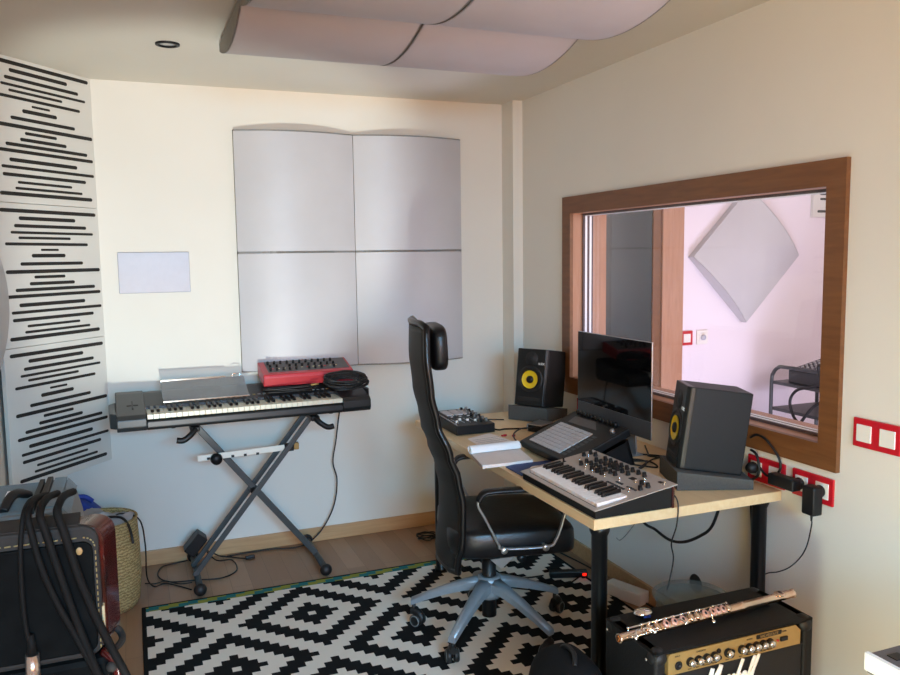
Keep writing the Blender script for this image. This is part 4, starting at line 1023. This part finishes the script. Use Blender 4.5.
for t_, fx in (('GAIN', .14), ('BASS', .20), ('CONTOUR', .25), ('VOLUME', .315), ('GAIN', .42), ('BASS', .525), ('MIDDLE', .58), ('TREBLE', .635), ('VOLUME', .69), ('MASTER', .745)): text(t_, .0048, ax(fx), Hh-.064, -D-.0015, 'black', am, 'panel_caption')
# white script logo built from pen strokes
k = MB(); LX, LZ, LS = -.112, Hh-.1435, .048
def pen(pts, w=.13):
    P = [(LX+LS*(p[0]*.86+.32*p[1]), -D-.0005+.0, LZ+LS*p[1]) for p in pts]
    k.tube(crom(P, 5), LS*w, 8, flat=(1, .55))
pen([(-.15, .0), (.0, .05), (.12, .9), (.15, 1.35)], .15); pen([(.15, 1.35), (.33, .55), (.42, .35)], .12); pen([(.42, .35), (.62, .95), (.80, 1.45)], .12); pen([(.80, 1.45), (.80, .7), (.86, .05), (1.0, .05)], .15)
pen([(1.42, .60), (1.22, .66), (1.10, .35), (1.20, .05), (1.38, .20), (1.46, .60)], .10); pen([(1.46, .6), (1.45, .15), (1.58, .05)], .11)
pen([(1.62, .05), (1.72, .62), (1.78, .66), (1.84, .52), (1.98, .62)], .11)
pen([(2.32, .56), (2.16, .66), (2.08, .5), (2.26, .30), (2.20, .06), (2.02, .10)], .10)
pen([(2.42, .05), (2.52, .7), (2.62, 1.5)], .12); pen([(2.47, .35), (2.62, .62), (2.74, .55), (2.74, .15), (2.86, .06)], .10)
pen([(3.24, .60), (3.04, .66), (2.94, .35), (3.02, .05), (3.20, .20), (3.28, .60)], .10); pen([(3.28, .6), (3.26, .15), (3.38, .06)], .11)
pen([(3.42, .30), (3.58, 1.0), (3.64, 1.5), (3.54, 1.2), (3.50, .2), (3.62, .06)], .10)
pen([(3.72, .30), (3.90, 1.0), (3.98, 1.55), (3.88, 1.2), (3.84, .2), (3.98, .08)], .10)
k.build('script_logo', 'white', am)
for sx in (-1, 1):
    for sy_s in (-1, 1):
        k = MB(); k.ball((sx*(W-.021), sy_s*(D-.021), Hh-.021), .0265, (1, 1, 1), 16, 10); k.build('corner_protector', 'rubber', am)
        k = MB(); k.lathe([(0, 0), (.004, 0), (.004, .001), (0, .003)], (sx*(W+.0095), sy_s*(D-.026), Hh-.024), (sx, 0, 0), seg=10); k.build('corner_screw', 'steel', am)
k = MB(); k.tube(crom([(-W+.06, 0, Hh+.001), (-W+.10, 0, Hh+.010), (0, 0, Hh+.011), (W-.10, 0, Hh+.010), (W-.06, 0, Hh+.001)], 6), .008, 8, flat=(.35, 1.6)); k.build('carry_strap', 'rubber', am)

fl0, fl1 = Vector((1.165, 1.742, .552)), Vector((1.812, 1.779, .552))
fl = thing('flute', 'silver flute with rose-coloured keys lying across the amplifier top', 'flute', fl0, math.atan2(fl1.y-fl0.y, fl1.x-fl0.x))
FLn = (fl1-fl0).length
k = MB(); k.lathe([(.0075, 0), (.0100, 0), (.0105, .004), (.0095, .008), (.0095, FLn*.66), (.0108, FLn*.665), (.0108, FLn*.69), (.0098, FLn*.695), (.0095, FLn-.012), (.0105, FLn-.01), (.0105, FLn-.002), (0, FLn)], axis=(1, 0, 0), seg=20); k.lathe([(.0075, 0), (.0074, .06), (0, .061)], axis=(1, 0, 0), seg=20)
k.build('tube_body', 'flute', fl)
k = MB(); k.ball((FLn*.90, -.004, .0085), .016, (1.1, .8, .3)); lp = k.build('lip_plate', 'flute', fl)
k = MB(); k.lathe([(0, 0), (.0055, 0), (.005, .001), (0, .001)], (FLn*.90, -.004, .0135), (0, 0, 1), seg=16); k.build('blow_hole', 'slot', lp)
KN = [(.24, 1), (.285, 1), (.33, 1), (.375, 0), (.41, 0), (.455, 1), (.495, 1), (.525, 1), (.555, 1), (.585, 0), (.15, 0), (.19, 0)]
for t_, op in KN:
    c = Vector((FLn*t_, -.007, .0105)); ax_ = (0, -.55, .83)
    k = MB(); k.lathe([(0, -.006), (.0085, -.006), (.0092, -.001), (.0092, .0008), (.0040 if op else .003, .0012), (0, .0002 if op else .0012)], c, ax_, seg=18); o = k.build('key_cup', 'pink' if op else 'flute', fl)
    if op:
        k = MB(); k.lathe([(0, .0013), (.0038, .0013), (.0038, .0016), (0, .0016)], c, ax_, seg=14); k.build('cup_hole', 'slot', o)
for y, z, a, c in ((.008, .0125, .06, .60), (-.0135, .004, .05, .22), (.002, .0165, .12, .42)):
    k = MB(); k.cyl((FLn*a, y, z), (FLn*c, y, z), .0017, seg=8)
    for i in range(8): x = FLn*(a+(c-a)*i/7); k.ball((x, y, z), .0032, seg=8, rings=6); k.cyl((x, y*.6, z*.5), (x, y, z), .0012, seg=6)
    k.build('key_rod', 'chrome', fl)
for t_, dx, dz in ((.085, -.02, .006), (.12, .02, .008), (.30, .012, .010), (.47, .0, -.004)):
    k = MB(); k.tube(crom([(FLn*t_, -.006, .012), (FLn*t_+dx*.5, -.014, .014), (FLn*t_+dx, -.022, dz)], 4), .0022, 6); k.ball((FLn*t_+dx, -.024, dz), .006, (1, .6, .8), 10, 8); k.build('key_lever', 'chrome', fl)
for x in (.16, .80):
    pass
fl.scale = (1, 1.3, 1.3)
so = thing('chrome_case', 'small shiny silver oval case on the rear left of the amplifier top', 'case', (1.335, 1.872, .5255))
k = MB(); k.ball((0, 0, .013), .030, (1, .75, .42)); k.build('shell', 'chrome', so)
k = MB(); k.box((-.012, -.0235, .006), (.012, -.019, .012), bev=.001); k.build('blue_reflection', 'brightblue', so)  # blue box in place of a blue reflection on the chrome shell
tb = thing('plastic_tub', 'round smoky translucent tub with flat lid behind the amplifier', 'tub', (1.66, 2.062, .0095))
k = MB(); k.lathe([(0, .002), (.098, .002), (.115, .44), (.112, .44), (.096, .006), (0, .006)], seg=36); k.build('tub_wall', 'clear', tb)
k = MB(); k.lathe([(0, .441), (.124, .441), (.127, .446), (.122, .451), (0, .449)], seg=40); k.build('lid', 'clear', tb)
bb_ = thing('gig_bag', 'black soft bag standing left of the amplifier, cut by the photo bottom', 'bag', (1.125, 1.96, .0095))
k = MB(); rbox(k, (0, 0, .20), (.085, .15, .203), .62, top=lambda p: Vector((p.x+.02*(p.z > 0)*p.z/.2, p.y, p.z))); k.build('bag_body', 'blackrough', bb_)
k = MB(); k.tube(crom([(.0, -.06, .395), (.015, -.03, .415), (.02, .02, .415), (.02, .05, .397)], 5), .007, 8); k.build('handle', 'rubber', bb_)

ps = thing('power_strip_box', 'pale box-shaped power strip on the floor by the right wall under the desk', 'power strip', (2.04, 2.99, 0), .35)
k = MB(); k.box((-.035, -.10, .002), (.035, .10, .06), bev=.005); k.build('housing', 'whiteplastic', ps)
ex = thing('extension_socket', 'slim black extension socket with a glowing red switch on the rug under the desk', 'extension socket', (1.93, 3.29, .0095), -.35)
k = MB(); k.box((-.11, -.02, .001), (.075, .02, .032), bev=.004); k.build('housing', 'black', ex)
k = MB(); k.box((.050, -.0225, .012), (.066, -.019, .024)); k.build('lit_switch', 'led', ex)
cable('floor_cable', 'black cable lying on the rug under the desk toward the extension socket', [(1.55, 3.50, .014), (1.63, 3.43, .014), (1.70, 3.36, .014), (1.80, 3.34, .018)], .004)
cable('floor_cable', 'black cable along the foot of the right wall under the desk', [(1.98, 3.9, .014), (2.04, 3.6, .006), (2.075, 3.35, .006), (2.07, 3.15, .006), (2.085, 2.95, .006), (2.09, 2.6, .006), (2.085, 2.3, .006)], .004)
cable('floor_cable', 'greyish cable across the rug between the chair and the extension socket', [(1.60, 3.28, .014), (1.68, 3.22, .014), (1.78, 3.20, .014), (1.88, 3.22, .014), (1.96, 3.26, .02)], .0035, 'cablegrey')
cable('floor_cable', 'black cable curling from the extension socket toward the white power strip', [(2.02, 3.24, .02), (2.03, 3.18, .006), (2.01, 3.12, .006), (2.03, 3.08, .008)], .004)

# lower right corner: side table with a console
st = thing('side_table', 'small wooden side table at the right edge under the dark console', 'table', (1.5, .74, 0))
k = MB(); k.box((-.27, -.30, .785), (.30, .235, .812), bev=.003); k.build('tabletop', 'woodtable', st)
for x in (-.24, .27):
    for y in (-.27, .205): k = MB(); k.box((x-.02, y-.02, .001), (x+.02, y+.02, .7845)); k.build('leg', 'woodtable', st)
cn = thing('mixing_console', 'dark grey console with a white side edge at the right photo edge', 'mixer', (1.19, .62, .8125))
k = MB(); k.box((.006, 0, .010), (.55, .38, .046), bev=.002); k.build('top_panel', 'greypanel', cn)
k = MB(); k.box((0, -.002, .016), (.010, .382, .049), bev=.0015); k.build('white_side', 'whiteplastic', cn)
k = MB(); k.box((.045, .285, .045), (.065, .335, .052), bev=.001); k.build('red_button', 'redmetal', cn)
for i in range(4):
    k = MB(); k.box((.085, .33-i*.035, .045), (.105, .345-i*.035, .053), bev=.001); k.build('button', 'kface', cn)
k = MB(); k.box((.03, .34, .045), (.055, .36, .0475)); k.build('button', 'black', cn)
for x in (.03, .5):
    for y in (.03, .34):
        k = MB(); k.cyl((x, y, .0005), (x, y, .012), .012, seg=14); k.build('rubber_foot', 'rubber', cn)

# ================================================================ CAMERA
yaw, pitch, roll, f = 3.77922208e-01, 1.02258106e-01, -1.36807168e-02, 7.99604274e+02
cy, sy, cp_, sp_ = math.cos(yaw), math.sin(yaw), math.cos(pitch), math.sin(pitch)
fwd = Vector((sy*cp_, cy*cp_, -sp_)); right = Vector((cy, -sy, 0)); up = right.cross(fwd)
r2 = right*math.cos(roll) + up*math.sin(roll); u2 = -right*math.sin(roll) + up*math.cos(roll)
cam = bpy.data.cameras.new('camera'); co = bpy.data.objects.new('camera', cam); COL.objects.link(co)
mm = Matrix((r2, u2, -fwd)).transposed().to_4x4(); mm.translation = Vector((0, 0, 1.58)); co.matrix_world = mm
cam.sensor_width = 36; cam.lens = f*36/900; cam.clip_start = .05
bpy.context.scene.camera = co

# ================================================================ LIGHT
def area(name, loc, target, size, energy, col, sy=None, spread=PI):
    l = bpy.data.lights.new(name, 'AREA'); l.energy = energy; l.color = col; l.size = size
    if sy: l.shape = 'RECTANGLE'; l.size_y = sy
    l.spread = spread
    o = bpy.data.objects.new(name, l); COL.objects.link(o); o.location = loc
    o.rotation_euler = (Vector(target)-Vector(loc)).to_track_quat('-Z', 'Y').to_euler()
    return o
def spot(name, loc, target, energy, col, ang, blend, r):
    l = bpy.data.lights.new(name, 'SPOT'); l.energy = energy; l.color = col; l.spot_size = math.radians(ang); l.spot_blend = blend; l.shadow_soft_size = r
    o = bpy.data.objects.new(name, l); COL.objects.link(o); o.location = loc
    o.rotation_euler = (Vector(target)-Vector(loc)).to_track_quat('-Z', 'Y').to_euler(); return o
area('window_sky_light', (.4, -2.4, 2.1), (.6, 2.4, -.2), 1.8, 56, (0.20, 0.61, 0.97), .6, math.radians(75))
area('window_ground_bounce', (.4, -2.4, 1.2), (1.0, 4.3, 2.6), 1.8, 40, (1.0, 0.39, 0.14), 1.1, math.radians(130))
area('sunlit_floor_bounce', (.3, .4, .15), (2.1, 1.35, .8), .22, 8.68, (0.897, 1.0, 0.807), .22, math.radians(115))
spot('sun_glint_on_back_wall', (.12, .5, .25), (.32, 4.32, 1.93), 350.03, (0.934, 1.0, 0.926), 35, .5, .06)
area('added_blue_fill', (.2, -1.6, 1.7), (1.9, 2.2, .2), 1.0, 5, (0.2, 0.45, 1.0), .6, math.radians(80))  # extra blue lamp added to lift the lower right wall and the floor
area('added_side_fill', (-.5, -1.0, 1.4), (2.1, 1.4, .9), .8, 24.5, (1.0, 0.70, 0.18), .8, math.radians(120))  # lamp added to brighten the near right wall; the left wall has no window
area('recording_room_daylight', (3.9, 1.0, 1.7), (3.6, 4.0, 1.4), 1.6, 31.25, (1.0, 0.882, 0.849))
area('recording_room_added_uplight', (3.3, 2.6, .12), (3.0, 3.0, 2.0), .8, 38.01, (0.718, 0.729, 1.0))  # added lamp aimed up from the floor; bluish, with no red surface behind it
w = bpy.data.worlds.new('world'); bpy.context.scene.world = w; w.use_nodes = True
w.node_tree.nodes['Background'].inputs[0].default_value = (.6, .75, 1, 1); w.node_tree.nodes['Background'].inputs[1].default_value = .01
s = bpy.context.scene
s.view_settings.view_transform = 'Standard'; s.view_settings.look = 'None'; s.view_settings.gamma = 1; s.view_settings.exposure = 0
s.view_settings.use_curve_mapping = False
s.cycles.use_denoising = True; s.cycles.max_bounces = 8; s.cycles.diffuse_bounces = 5; s.cycles.transparent_max_bounces = 12
s.cycles.sample_clamp_indirect = 6
